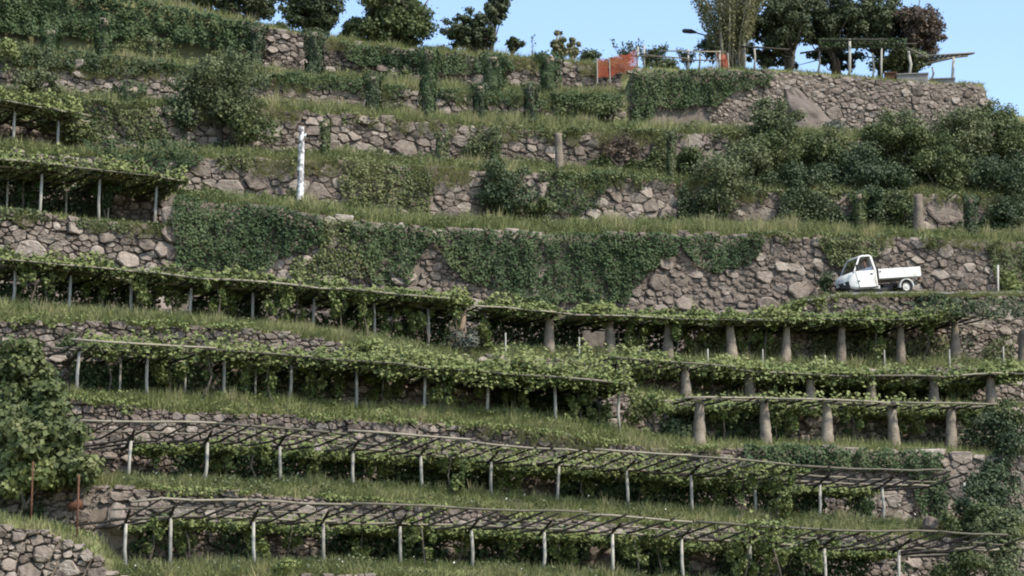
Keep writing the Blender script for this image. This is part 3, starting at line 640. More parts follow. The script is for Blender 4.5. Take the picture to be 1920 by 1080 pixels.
ivy(6, [(600, 408), (660, 414), (672, 470), (690, 525), (560, 520), (540, 495), (600, 470)], 'light green creeper between two dark ivy sheets on the middle wall', 'ivy_light', 260)
ivy(6, [(645, 412), (800, 426), (815, 452), (790, 480), (765, 535), (700, 530), (675, 480)], 'dark ivy tongue left of the centre of the middle wall', thick=.5)
ivy(6, [(798, 428), (1000, 436), (1290, 440), (1275, 470), (1235, 490), (1195, 530), (1170, 570), (1010, 572), (950, 545), (880, 530), (845, 500), (815, 455)], 'broad green ivy curtain on the middle wall, right of centre', 'ivy', 330, .5)
ivy(6, [(1030, 436), (1290, 440), (1270, 470), (1225, 490), (1190, 520), (1090, 480)], 'darker ivy overlapping the right side of the broad ivy curtain', 'ivy', 200, .6)
ivy(6, [(1265, 440), (1440, 443), (1425, 470), (1400, 500), (1350, 512), (1310, 500), (1285, 470)], 'small ivy patch hanging over bare stones left of the truck', 'ivy', 320, .4)
ivy(6, [(1530, 446), (1665, 448), (1660, 480), (1600, 498), (1560, 500)], 'ivy patch above the cab of the white truck', 'ivy_light', 340, .5)
ivy(6, [(1845, 452), (1990, 460), (1990, 545), (1870, 540)], 'ivy at the right edge of the tall middle wall', 'ivy_light', 300, .5)
ivy(6, [(130, 408), (250, 416), (240, 436), (120, 424)], 'mossy creeper on the rubble wall top below the deep dark pergola', 'olive', 240, .2)
ivy(7, [(640, 292), (700, 300), (800, 312), (815, 350), (800, 418), (720, 410), (650, 395), (632, 340)], 'pale creeper mat on the wall right of the white spotted log', 'ivy_light', 250, .5)
ivy(7, [(1030, 325), (1135, 332), (1125, 390), (1060, 405), (1020, 380)], 'dark ivy on the wall beside the round bush in the middle', 'ivy', 300, .5)
ivy(7, [(150, 262), (372, 268), (380, 300), (340, 325), (200, 300)], 'ivy spilling over the terrace edge above the deep dark pergola', 'ivy', 300, .5)
ivy(7, [(1110, 318), (1200, 330), (1205, 345), (1110, 342)], 'ivy fringe over the pale stones in the middle of the hill', 'ivy', 300, .4)
ivy(8, [(120, 195), (290, 205), (330, 270), (150, 262)], 'creeper over the wall at the upper left', 'bush', 250, .5)
ivy(9, [(1184, 130), (1400, 133), (1450, 140), (1440, 160), (1395, 170), (1340, 196), (1235, 200), (1205, 245), (1180, 245)], 'dense dark ivy over the corner of the hilltop wall', 'ivy', 420, .5)
ivy(9, [(525, 135), (690, 150), (680, 172), (600, 168), (540, 158)], 'ivy ribbon over the edge above the reddish boulders', 'ivy', 420, .5)
ivy(9, [(20, 82), (330, 116), (330, 140), (200, 140), (20, 115)], 'ivy along the second wall from the top at the upper left', 'dark', 380, .5)
ivy(9, [(790, 160), (1165, 178), (1165, 205), (1060, 200), (860, 195)], 'loose ivy along the low wall left of the ivy corner', 'ivy', 230, .4)
ivy(10, [(-60, -40), (150, -20), (290, 4), (480, 47), (480, 95), (330, 85), (200, 72), (-60, 60)], 'big ivy slope in the upper left corner', 'ivy', 340, .7, leaf=.15)
ivy(10, [(250, 6), (480, 50), (470, 70), (330, 50)], 'light creeper along the upper left skyline', 'ivy_light', 300, .6)
ivy(10, [(640, 76), (820, 97), (960, 108), (965, 130), (860, 142), (760, 135), (650, 112)], 'dark ivy hedge on the topmost wall below the skyline trees', 'ivy', 420, .6)
ivy(2, [(1395, 832), (1500, 834), (1770, 846), (1765, 884), (1500, 882), (1400, 872)], 'low ivy hedge below the lowest row of stone pillars', 'ivy', 420, .7)
ivy(2, [(1700, 875), (1780, 890), (1775, 985), (1725, 960)], 'ivy column at the right end of the pale block wall', 'ivy', 330, .5)
ivy(4, [(1690, 566), (1880, 556), (1980, 560), (1980, 600), (1800, 590)], 'dark creeper under the track right of the truck', 'dark', 330, .7)

# ------------------------------------------------------------------ bushes and trees
def crown_geo(C0, R, n, leaf, clumps, cl=(.28, .5), dens_low=.0, up=.35, seed=0, shell=.55):
    """leaves in uneven clumps spread through an ellipsoid"""
    C0 = np.asarray(C0, float); R = np.asarray(R, float)
    u = unit(rng.normal(size=(clumps, 3))); rr = rng.random(clumps) ** .45 * rng.choice([.8, .95, 1.15], clumps, p=[.5, .35, .15])
    cc = C0 + u * rr[:, None] * R * .86
    cr = rng.uniform(*cl, clumps) * R.min() ** .5 * 1.0
    w = cr ** 2; ci = rng.choice(clumps, n, p=w / w.sum())
    d = unit(rng.normal(size=(n, 3)))
    rad = cr[ci] * (shell + (1 - shell) * rng.random(n)) * (1 + .25 * rng.normal(size=n))
    C = cc[ci] + d * rad[:, None] * [1.1, 1.1, .85]
    N = d * .7 + rng.normal(size=(n, 3)) * .45 + [0, -.15, up]
    tone = rng.random(clumps)[ci]
    V, Fa, v = leaf_geo(C, N, leaf * rng.uniform(.6, 1.4, n), tone * .35 + rng.random(n) * .5 + .05)
    return V, Fa, v, cc
def bush(px, py, rx, ry, D, label, m='bush', n=None, leaf=.12, cat='bush', name='bush', depth=.8, dense=1.0):
    s = ppm(D); C0 = P(px, py, D); R = np.array([rx / s, max(.35, rx / s * depth), ry / s])
    n = n or int(1250 * (R[0] * R[2] + .25 * R[0] + .2) * dense)
    V, Fa, v, cc = crown_geo(C0, R, n, leaf, max(6, int(9 * (R[0] * R[2]) + 8)))
    base = C0 - [0, 0, R[2] * 1.0]
    root = empty(name, tuple(base)); tag(root, label, cat)
    sm = MB()
    for q in range(4):
        e = cc[q % len(cc)]; sm.tube([base + np.append(rng.normal(0, .1, 2), -.2), base * .5 + e * .5 + rng.normal(0, .1, 3), e], [.05, .035, .015], 5)
    sm.build('stems', M['bark'], root)
    obj_np('foliage', V, Fa, M[m], root, v=v)
    return root
def D_(k, px, o=.6): return float(Dk(k, px)) + o
bush(418, 170, 112, 98, D_(8, 418, -.2), 'large round olive green bush at the upper left, beside ivy pillars', 'olive', dense=1.5)
bush(325, 218, 55, 55, D_(8, 330, .3), 'dark bush tucked left of the large round olive bush', 'dark')
bush(470, 240, 55, 45, D_(8, 470, -1.2), 'green bush under the right side of the large round olive bush', 'bush')
bush(945, 350, 66, 70, D_(7, 945, -.9), 'round dark green bush in the middle of the hill', 'dark', dense=1.2)
bush(1005, 395, 80, 26, D_(7, 1005, -1.3), 'low sprawling bush at the foot of the round dark bush', 'bush')
bush(905, 270, 45, 38, D_(8, 905, -.6), 'yellowish bush above the round dark green bush', 'olive')
bush(1160, 278, 55, 30, D_(8, 1160, -.5), 'brownish scrub left of the big thicket', 'redleaf', dense=.5)
bush(1350, 348, 80, 85, D_(7, 1355, -.8), 'tall feathery green bush left of the big thicket', 'olive', dense=1.1)
for px, py, rx, ry, k, o, lab, m in [
    (1455, 225, 58, 62, 8, -.4, 'feathery bush peaking at the left of the thicket, under the hilltop wall', 'olive'),
    (1440, 290, 85, 52, 8, -1.4, 'green bush below the feathery peak of the thicket', 'bush'),
    (1570, 305, 90, 46, 8, -1.2, 'dark green bush in the dip of the thicket', 'bush'), (1680, 262, 92, 66, 8, -1.2, 'rounded bush below the middle of the hilltop wall', 'bush'),
    (1800, 255, 88, 64, 8, -1.2, 'green bush under the right corner of the hilltop wall', 'olive'), (1895, 262, 70, 66, 8, -.8, 'bush on the right skyline slope', 'bush'),
    (1490, 350, 110, 55, 7, 1.2, 'dark low bush at the foot of the feathery bush', 'dark'), (1640, 345, 95, 58, 7, 1.0, 'dark bush in the middle front of the thicket', 'dark'), (1765, 325, 95, 48, 7, 1.0, 'dark bush at the front of the thicket above two pillars', 'bush'),
    (1870, 340, 90, 80, 7, .8, 'large dark bush at the right edge of the thicket', 'dark'), (1628, 385, 46, 46, 7, -.8, 'dark drooping bush left of the grey pillar above the truck', 'dark'), (1890, 400, 45, 35, 7, -.6, 'low dark bush at the right edge above the track', 'dark'),
    (1560, 245, 34, 26, 8, 1.6, 'thin grey green scrub on the bare earth slope', 'greyleaf'), (1290, 300, 45, 40, 7, 1.0, 'green scrub at the left flank of the thicket', 'bush'), (1390, 305, 75, 55, 7, 1.6, 'feathery bush between the tall feathery bush and the thicket', 'olive'), (1535, 285, 72, 52, 8, -.9, 'shaggy bush right of the feathery peak, below the bare earth', 'bush'), (1615, 320, 85, 60, 7, 1.8, 'wide dark bush filling the middle of the thicket', 'dark'), (1745, 290, 80, 66, 8, -1.6, 'tall bush joining the two rounded bushes of the thicket', 'bush'), (1860, 225, 66, 44, 8, .2, 'bush rising at the end of the hilltop wall', 'bush'), (1690, 390, 50, 34, 7, -.3, 'low bush left of the bare grey pillar', 'bush')]:
    bush(px, py, rx, ry, D_(k, px, o), lab, m, dense=1.35)
bush(1085, 212, 60, 26, D_(9, 1085, -.7), 'low green bush left of the dark ivy corner', 'bush')
bush(1140, 195, 45, 26, D_(9, 1140, -.8), 'feathery bush against the dark ivy corner', 'bush')
bush(150, 245, 50, 30, D_(8, 150, -.5), 'pale green bush right of the small topmost pergola', 'ivy_light')
bush(60, 155, 70, 30, D_(8, 60, .8), 'pale bush above the small topmost pergola', 'olive')
bush(15, 100, 30, 35, D_(9, 15, -.6), 'yellow green shoots at the upper left edge', 'vine', dense=.7)
bush(55, 722, 75, 85, 82.6, 'dark green leafy mass at the left edge of the picture', 'bush', leaf=.2, dense=1.3)
bush(35, 790, 95, 60, 81.0, 'middle of the leafy mass at the left edge, part dark part bright', 'bush', leaf=.2, dense=1.3)
bush(1860, 950, 90, 50, D_(1, 1860, .6), 'dense dark bush filling the right edge near the bottom', 'dark', dense=1.3)
bush(20, 675, 85, 40, 82.2, 'pale leaves crowning the left edge mass', 'ivy_light', leaf=.19, dense=.7)
bush(95, 770, 48, 62, 80.6, 'dark leaves joining the upper and lower left edge mass', 'bush', leaf=.19, dense=1.2)
bush(70, 835, 115, 80, 79.6, 'big bright vine bush at the left edge, lower part', 'ivy_light', leaf=.2, dense=1.3)
bush(145, 880, 58, 55, 79.4, 'right shoulder of bright vine leaves at the left edge', 'ivy_light', leaf=.19)
bush(45, 885, 75, 55, 79.0, 'vine leaves hanging over the two rusty posts', 'vine', leaf=.19)
bush(40, 930, 120, 60, 80.6, 'dark undergrowth behind the two rusty posts', 'dark', leaf=.16)
bush(130, 645, 30, 16, 86.2, 'small dark bush where the third pergola begins', 'bush')
bush(1225, 768, 55, 34, D_(2, 1225, 1.6), 'bright bush at the right end of the third pergola', 'vine')
bush(1260, 810, 50, 26, D_(2, 1260, 1.8), 'dark bush left of the lowest row of stone pillars', 'dark')
bush(1865, 820, 70, 70, D_(2, 1865, .6), 'dark tree like bush right of the lowest stone pillars', 'dark', dense=1.3)
bush(1890, 780, 60, 35, D_(2, 1890, .8), 'greyish green bush crown at the right edge below the pergola', 'bush')
bush(1850, 900, 60, 40, D_(1, 1850, 1.5), 'dark bush at the right edge under the tree like bush', 'dark')
bush(1820, 975, 75, 36, D_(1, 1820, -.3), 'dark green bush right of the pale block wall', 'bush', dense=1.2)
bush(1880, 1010, 70, 60, D_(0, 1880, 2.2), 'green bush in the bottom right corner', 'olive', dense=1.2)
bush(1800, 1060, 80, 34, D_(0, 1800, 1.2), 'leafy bush under the right end of the lowest pergola', 'bush')
bush(1890, 1075, 60, 40, D_(0, 1890, .6), 'lowest bush in the bottom right corner', 'olive')
bush(1552, 528, 17, 24, D_(6, 1552, -1.0), 'dark bush right in front of the truck', 'dark')
bush(1900, 535, 26, 32, D_(6, 1900, -.8), 'bright bush at the right edge behind the thin post', 'vine')
bush(1770, 562, 80, 10, D_(5, 1770, .0), 'low dark hedge under the track behind the truck', 'dark')
bush(700, 660, 80, 18, D_(3, 700, .2), 'bright weeds on the grass slope in the middle', 'vine', dense=.6)
bush(1350, 590, 90, 12, D_(4, 1350, 1.8), 'low weeds at the edge of the uppermost pillar pergola', 'vine', dense=.6)
bush(870, 640, 42, 22, D_(4, 870, .5), 'grey herb bush around the brick topped pillar', 'greyleaf', dense=.7)
bush(1480, 1000, 40, 10, D_(1, 1480, .1), 'weeds over the wall near the right of the lowest pergola', 'vine', dense=.7)
bush(540, 1062, 30, 18, D_(0, 540, .4), 'small leafy weed on the lowest grass verge', 'vine', dense=.8)

def tree(px, pyb, D, h_px, cx, cy, rx, ry, label, m='skyleaf', clumps=26, n=5000, leaf=.155, bark='bark', name='tree', cl=(.22, .42), lean=0., depth=.9, multi=1):
    s = ppm(D); B = P(px, pyb, D); C0 = P(cx, cy, D); R = np.array([rx / s, rx / s * depth, ry / s])
    root = empty(name, tuple(B)); tag(root, label, 'tree')
    V, Fa, v, cc = crown_geo(C0, R, n, leaf, clumps, cl)
    T = MB(); r0 = .09 + .035 * (h_px / s) / 2
    for t in range(multi):
        ang = rng.normal(0, .25 * (multi > 1))
        top = C0 + [R[0] * ang * 1.5, 0, R[2] * .6]; b = B + [rng.normal(0, .15) * (multi > 1), 0, -.3]
        pts = [b, b * .7 + top * .3 + rng.normal(0, .12, 3), b * .35 + top * .65 + rng.normal(0, .15, 3), top]
        T.tube(pts, [r0, r0 * .8, r0 * .5, .03], 7)
        for e in cc[t::multi]:
            f = rng.uniform(.35, .8); st = np.array(pts[1]) * (1 - f) + np.array(pts[3]) * f
            if st[2] > e[2] + .3: st = np.array(pts[1])
            T.tube([st, st * .5 + e * .5 + rng.normal(0, .1, 3) - [0, 0, .08], e], [r0 * .42, r0 * .25, .012], 5)
    T.build('trunk', M[bark], root, smooth=True)
    obj_np('crown', V, Fa, M[m], root, v=v); return root
tree(455, 60, 119, 90, 450, 2, 100, 60, 'airy tree on the skyline at the upper left', n=7500, clumps=105, cl=(.13, .27), multi=3)
tree(340, 20, 118, 60, 352, -8, 90, 40, 'tree cut by the top edge, leftmost on the skyline', n=5500, clumps=60, cl=(.16, .3))
tree(588, 80, 118, 100, 588, 18, 68, 66, 'grey green tree right of the airy skyline tree', n=10000, clumps=95, cl=(.15, .32), multi=2)
tree(735, 104, 117.5, 130, 738, 38, 92, 74, 'broad dense green tree on the skyline', 'bush', n=21000, clumps=150, cl=(.17, .38), multi=2)
tree(690, 104, 117, 90, 668, 66, 42, 46, 'smaller bushy tree at the left foot of the broad dense tree', 'bush', n=5000, clumps=30)
tree(905, 110, 118, 130, 886, 62, 62, 56, 'open tree with see-through crown, left of the small poplar', n=6800, clumps=95, cl=(.12, .24), multi=3)
tree(915, 110, 118.3, 140, 930, 12, 38, 48, 'tall spire behind the open see-through tree', n=4600, clumps=40, cl=(.15, .3))
tree(955, 110, 118.2, 60, 966, 84, 28, 20, 'low side branch tree right of the open tree', n=1400, clumps=14, cl=(.14, .26))
tree(1055, 120, 119.5, 70, 1048, 82, 17, 38, 'small pale poplar on the skyline, left stem', 'paleleaf', n=1900, clumps=34, cl=(.1, .22), bark='pale_bark')
tree(1075, 120, 119.6, 60, 1075, 90, 15, 30, 'small pale poplar on the skyline, right stem', 'paleleaf', n=1500, clumps=26, cl=(.1, .22), bark='pale_bark')
for i_, (x_, y_, a_, b_, m_) in enumerate([(515, 58, 45, 20, 'skyleaf'), (640, 84, 34, 20, 'bush'), (835, 100, 45, 16, 'skyleaf'), (1000, 112, 45, 9, 'olive'), (1150, 120, 30, 14, 'olive'), (1240, 122, 45, 14, 'olive')]):
    bush(x_, y_, a_, b_, 117.6 + (3.5 if x_ > 1100 else 0), 'low undergrowth on the skyline, ' + ['below the airy tree', 'left of the broad dense tree', 'between the broad and the open tree', 'left of the small poplar', 'behind the large orange net', 'behind the fence rails'][i_], m_, leaf=.14)
bush(1106, 108, 32, 16, 120.5, 'small dark bush on the skyline left of the orange net', 'dark')
bush(1330, 88, 42, 26, 123, 'dark bush behind the fence on the hilltop', 'dark', dense=1.3)
tree(1480, 134, 122.5, 130, 1462, 42, 88, 78, 'dark tree right of the tall poplar on the hilltop', n=13000, clumps=135, cl=(.14, .30), multi=3)
tree(1570, 138, 123.5, 130, 1556, 36, 92, 74, 'grey green tree in the middle of the hilltop pergola', n=13000, clumps=135, cl=(.14, .30), multi=3)
tree(1645, 142, 124, 130, 1640, 42, 80, 76, 'dark green tree left of the russet tree', n=11000, clumps=110, cl=(.14, .32), multi=2)
tree(1715, 145, 123.5, 140, 1715, 60, 74, 78, 'russet leaved tree at the right end of the hilltop', 'redleaf', n=12000, clumps=120, cl=(.14, .32), multi=2)
tree(1690, 148, 122.8, 60, 1695, 118, 75, 34, 'brown green undergrowth tree beneath the russet tree', 'olive', n=6000, clumps=40)
tree(1430, 134, 123.2, 60, 1440, 105, 60, 26, 'grey green undergrowth behind the pole fence at the poplar', 'skyleaf', n=3000, clumps=34, cl=(.16, .3))
tree(1560, 140, 124.2, 60, 1560, 112, 80, 24, 'low dark undergrowth behind the hilltop pergola', 'dark', n=3600, clumps=40, cl=(.16, .3))
# tall poplar: upright shoots
B = P(1372, 130, 121.2); root = empty('poplar_tree', tuple(B)); tag(root, 'tall upright poplar with several pale trunks on the hilltop', 'tree')
T = MB(); C = []
for i in range(44):
    x1 = np.clip(rng.normal(0, 1.0), -1.7, 1.5); b = B + np.array([rng.normal(0, .33), rng.normal(0, .35), -.3]); h = rng.uniform(3.4, 5.8)
    e = b + np.array([x1, rng.normal(0, .6), h]); mid = b * .55 + e * .45 + np.array([-x1 * .18, 0, 0])
    T.tube([b, mid, e], [.10 if i < 14 else .035, .06 if i < 14 else .025, .012], 6)
    m_ = 420; t = rng.uniform(.36, 1.12, m_); C.append((b + (e - b) * t[:, None]) + rng.normal(size=(m_, 3)) * [.13, .13, .25])
T.build('trunk', M['pale_bark'], root, smooth=True)
C = np.concatenate(C); V, Fa, v = leaf_geo(C, rng.normal(size=C.shape) * .7 + [.2, -.4, .2], .12 * rng.uniform(.6, 1.3, len(C)), rng.random(len(C)))
obj_np('crown', V, Fa, M['paleleaf'], root, v=v)
for px, pyb, hh, lab in [(1175, 128, 55, 'spiky grey green plant behind the orange net'), (1232, 128, 45, 'spiky plant behind the fence rails'), (1212, 126, 38, 'short spiky plant right of the orange net'), (1290, 128, 36, 'spiky plant left of the dark hilltop bush'), (1000, 112, 62, 'bare thin sapling on the skyline')]:
    B = P(px, pyb, 121.5); root = empty('shrub', tuple(B)); tag(root, lab, 'shrub'); T = MB(); C = []
    bare = px == 1000
    for i in range(3 if bare else 11):
        h = hh / ppm(121.5) * rng.uniform(.6, 1.1); e = B + np.array([rng.normal(0, .08 if bare else .34), rng.normal(0, .2), h]); T.tube([B + [0, 0, -.2], e], [.02, .006], 4)
        if bare and i: continue
        m_ = 20 if bare else 70; t = rng.uniform(.3, 1.0, m_); C.append(B + (e - B) * t[:, None] + rng.normal(size=(m_, 3)) * .08)
    T.build('stems', M['bark'], root); C = np.concatenate(C)
    V, Fa, v = leaf_geo(C, rng.normal(size=C.shape), .11 * rng.uniform(.6, 1.3, len(C)), rng.random(len(C))); obj_np('foliage', V, Fa, M['skyleaf'], root, v=v)

def scrub(k, px0, px1, label, m='olive', per=260, hgt=.8, gap=.5, top=False, leaf=.12):
    L = (px1 - px0) / ppm(float(Dk(k, (px0 + px1) / 2))); n = int(L * per); px = rng.uniform(px0, px1, n)
    nz = noise(np.stack([px * .016, 0 * px, 0 * px + k + 7 * top], -1), 1, 61); n2 = noise(np.stack([px * .06, 0 * px, 0 * px + k], -1), 1, 62)
    kp = nz * .7 + n2 * .35 > gap * rng.uniform(.8, 1.15, n); px, nz, n2 = px[kp], nz[kp], n2[kp]; n = len(px)
    if top: C = at(TOP[k], px); C[:, 2] += .15 - rng.random(n) ** 1.4 * hgt * n2 * 1.4; C[:, 1] -= .12 + rng.random(n) * .35
    else: C = at(FOOT[k], px); C[:, 2] += rng.random(n) ** 1.2 * hgt * (nz + n2 * .6); C[:, 1] -= .2 + rng.random(n) * .55
    V, Fa, v = leaf_geo(C, rng.normal(size=(n, 3)) * .6 + [0.1, -.5, .5], leaf * rng.uniform(.6, 1.35, n), rng.random(n) * .6 + n2 * .3); tag(obj_np('scrub', V, Fa, M[m], v=v), label, 'scrub', kind='stuff')
scrub(7, 380, 1950, 'weeds at the foot of the wall behind the white log', 'ivy_light', 520, .9, .46)
scrub(8, 150, 1250, 'weeds at the foot of the wall of round grey stones', 'olive', 520, .8, .44); scrub(8, 1100, 2000, 'tall scrub below the hilltop wall', 'bush', 1500, 2.0, .2); scrub(7, 1270, 1950, 'dark undergrowth along the foot of the thicket', 'dark', 1500, 2.0, .28)
scrub(9, 0, 1170, 'weeds at the foot of the reddish boulder wall', 'olive', 620, .8, .36); scrub(9, 1200, 1860, 'scrub at the foot of the hilltop wall', 'ivy_light', 420, .8, .46)
scrub(10, 440, 1166, 'weeds at the foot of the topmost wall', 'ivy_light', 380, .9, .42)
scrub(7, 380, 1950, 'trailing weeds over the wall behind the white log', 'ivy_light', 220, .6, .56, True); scrub(8, 0, 1950, 'trailing weeds over the wall of round grey stones', 'ivy_light', 220, .6, .57, True)
scrub(9, 0, 1166, 'trailing weeds over the reddish boulder wall', 'ivy', 260, .6, .5, True); scrub(2, 130, 1400, 'trailing weeds over the pinkish wall', 'vine', 110, .35, .58, True)
scrub(1, 240, 1700, 'trailing weeds over the wall behind the lowest pergola', 'vine', 110, .3, .58, True); scrub(3, 0, 700, 'trailing weeds over the low wall at the left', 'vine', 150, .35, .56, True)
scrub(10, -60, 450, 'weeds below the big ivy slope in the upper left corner', 'ivy_light', 700, 1.3, .3); scrub(5, 1320, 1570, 'weeds along the edge of the track left of the truck', 'vine', 420, .6, .35, True); scrub(5, 1320, 1900, 'weeds at the foot of the track edging', 'ivy_light', 420, 1.4, .4)
scrub(6, 0, 320, 'trailing weeds over the rubble wall at the left', 'olive', 200, .5, .48, True); scrub(6, 1400, 1950, 'trailing weeds over the wall behind the truck', 'ivy_light', 150, .5, .55, True)

# ------------------------------------------------------------------ pillars standing alone, most of them ivy covered
def ivy_pillar(px, y0, y1, k, label, w=9, ivy_m='ivy', bare=False, off=.9):
    D = D_(k, px, off); s = ppm(D); T = P(px, y0, D); B = P(px, y1, D); B[0] = T[0]; B[2] -= .25
    root = empty('stone_pillar', tuple(B)); tag(root, label, 'stone pillar', 'pillars standing alone on the upper terraces')
    rnd = np.random.default_rng(int(px) + 9); r = w / s
    V, Fs = pillar_mesh(B, T, r * (1.0 if bare else .75), r * (.62 if bare else .6), rnd, 12); obj_py('shaft', V, Fs, M['pillar'], root, smooth=True)
    if bare: return
    h = T[2] - B[2]; n = int(560 * h * max(r * 4, .6)); z = rng.random(n); a = rng.uniform(0, 2 * math.pi, n); nz = noise(np.stack([np.cos(a), np.sin(a), z * h], -1), 2.2, int(px))
    rr = r * (.75 + .75 * nz) * (1 + .35 * (z > .85)); C = B + np.stack([np.cos(a) * rr, np.sin(a) * rr, z * (h + .12)], -1)
    N = np.stack([np.cos(a), np.sin(a), 0 * a + .4], -1) + rng.normal(size=(n, 3)) * .4
    V, Fa, v = leaf_geo(C, N, .12 * rng.uniform(.65, 1.35, n), nz * .5 + rng.random(n) * .45); obj_np('ivy', V, Fa, M[ivy_m], root, v=v)
for a in [(95, 58, 147, 9, 'ivy clad pillar near the upper left corner', 14), (195, 35, 157, 9, 'tall ivy clad pillar right of the one nearest the upper left corner', 14),
          (480, 52, 118, 10, 'dark ivy pillar touching the skyline at the left', 14, 'dark', False, -.9), (590, 62, 142, 9, 'dark ivy pillar below the grey green skyline tree', 15, 'dark'),
          (700, 145, 208, 8, 'mushroom topped ivy pillar in front of the reddish boulders', 12, 'dark'), (803, 95, 222, 8, 'tallest narrow ivy pillar, right of the reddish boulders', 13, 'ivy'),
          (925, 108, 170, 9, 'ivy pillar under the open skyline tree', 17), (900, 163, 223, 8, 'low ivy pillar right of the tallest narrow one', 11, 'dark'), (995, 162, 222, 8, 'short ivy pillar left of the fat one below the small poplar', 11, 'dark'),
          (1030, 106, 190, 9, 'fat ivy pillar below the small poplar', 16, 'ivy'), (245, 165, 262, 8, 'broad ivy pillar right of the small topmost pergola', 20), (365, 182, 262, 8, 'ivy pillar in front of the large olive bush', 14),
          (610, 232, 295, 7, 'slim creeper clad pillar right of the white log top', 8, 'bush'), (930, 262, 312, 7, 'green pillar above the round dark bush', 8, 'bush'), (828, 255, 300, 7, 'low mossy pillar left of the yellowish bush', 10, 'olive'),
          (1258, 250, 325, 7, 'thin creeper clad pillar left of the big thicket', 8, 'olive'), (1610, 365, 438, 6, 'creeper clad pillar left of the grey pillar above the truck', 10, 'bush'),
          (285, 75, 120, 9, 'short weathered pillar at the upper left', 8, 'olive')]:
    ivy_pillar(*a)
ivy_pillar(1047, 250, 311, 7, 'bare stone pillar in the middle of the upper hill', 10, bare=True)
ivy_pillar(1722, 365, 437, 6, 'bare grey stone pillar above the bed of the truck', 12.5, bare=True)
ivy_pillar(1820, 372, 442, 6, 'overgrown stone pillar in the shade of the thicket, right of the bare one', 11, 'dark')
ivy_pillar(1918, 620, 690, 4, 'pillar cut by the right edge of the picture', 12, bare=True)

# ------------------------------------------------------------------ grass
GV, GF, Gv = [], [], []; gn = 0
def addg(V, Fa, v):
    global gn
    GV.append(V); GF.append(Fa + gn); Gv.append(v); gn += len(V)
def verge(k, px0, px1, per_m=170, h=(.18, .5), t0=-.05, t1=1.15, dry=.0, deep=0.):
    L = (px1 - px0) / ppm(float(Dk(k, (px0 + px1) / 2))); n = int(L * per_m * 1.2)
    px = rng.uniform(px0, px1, n); t = rng.uniform(t0, t1, n); A, B = at(TOP[k], px), at(BASE[k], px)
    C = A + (B - A) * np.clip(t, 0, 1)[:, None]; C[:, 1] += np.where(t > 1, (t - 1) * 1.5, 0) + np.where(t < 0, t * 1.6, 0); C[:, 2] -= .05
    nz = noise(C, .55, 31); n2 = noise(C, 2.0, 32)
    n3 = noise(C, 5.0, 33); H = (h[0] + (h[1] - h[0]) * rng.random(n) ** 2.2) * (.25 + nz * .6 + n2 ** 2 * .9 + n3 ** 2 * .5)
    ln = rng.normal(size=(n, 3)) * [.16, .12, 0] + [.03, -.10, 0]
    addg(*blade_geo(C, H, ln, .041 * rng.uniform(.6, 1.4, n), -.10 + nz * .45 + rng.random(n) * .3 + dry * .7 + (n2 - .5) * .45 + (H > .42) * .15))
verge(0, -400, 215, 150); verge(0, 215, 2200, 380, (.2, .5), 0, 1.3, .05)
verge(1, 60, 2200, 420, (.2, .5), 0, 1.3, .12)
verge(2, 120, 1300, 430, (.2, .5), 0, 1.3, .05); verge(2, 1300, 2200, 150)
verge(3, -400, 760, 330, (.2, .5), 0, 1.4, .08); verge(3, 560, 1200, 420, (.25, .55), 0, 2.2, .02); verge(3, 1200, 2200, 120)
verge(4, -400, 900, 380, (.2, .5), -.6, 1.3, .08); verge(4, 900, 2200, 220)
verge(5, 1300, 1560, 250, (.15, .4)); verge(5, 1560, 2200, 420, (.08, .26), -.5, 1.0)
verge(6, -400, 320, 200, (.1, .3)); verge(6, 320, 2200, 420, (.25, .6), 0, 1.3, .06)
verge(7, -400, 2200, 330, (.2, .5), 0, 1.3, .03); verge(8, -400, 1200, 380, (.25, .6), 0, 1.3, .03); verge(8, 1200, 2200, 300, (.25, .6))
verge(9, -400, 1170, 380, (.25, .6), 0, 1.3, .03); verge(9, 1186, 1850, 120, (.1, .3)); verge(10, -400, 1166, 260, (.15, .45), 0, 2, .12)
def weeds(k, px0, px1, label, m='vine', per=170, gap=.5, t1=1.2, h=.22):
    L = (px1 - px0) / ppm(float(Dk(k, (px0 + px1) / 2))); n = int(L * per); px = rng.uniform(px0, px1, n); t = rng.uniform(-.05, t1, n); A, B = at(TOP[k], px), at(BASE[k], px)
    C = A + (B - A) * np.clip(t, 0, 1)[:, None]; C[:, 1] += np.where(t > 1, (t - 1) * 1.5, 0); nz = noise(C * [1, 1.5, .3], .9, 71); n2 = noise(C, 3.0, 72)
    kp = nz * .65 + n2 * .4 > gap * rng.uniform(.85, 1.15, n); C, n2 = C[kp], n2[kp]; n = len(C); C[:, 2] += rng.random(n) * h * (.4 + 1.6 * n2)
    V, Fa, v = leaf_geo(C, rng.normal(size=(n, 3)) * .6 + [0, -.3, .8], .10 * rng.uniform(.6, 1.4, n), rng.random(n) * .6 + n2 * .3); tag(obj_np('weeds', V, Fa, M[m], v=v), label, 'weeds', kind='stuff')
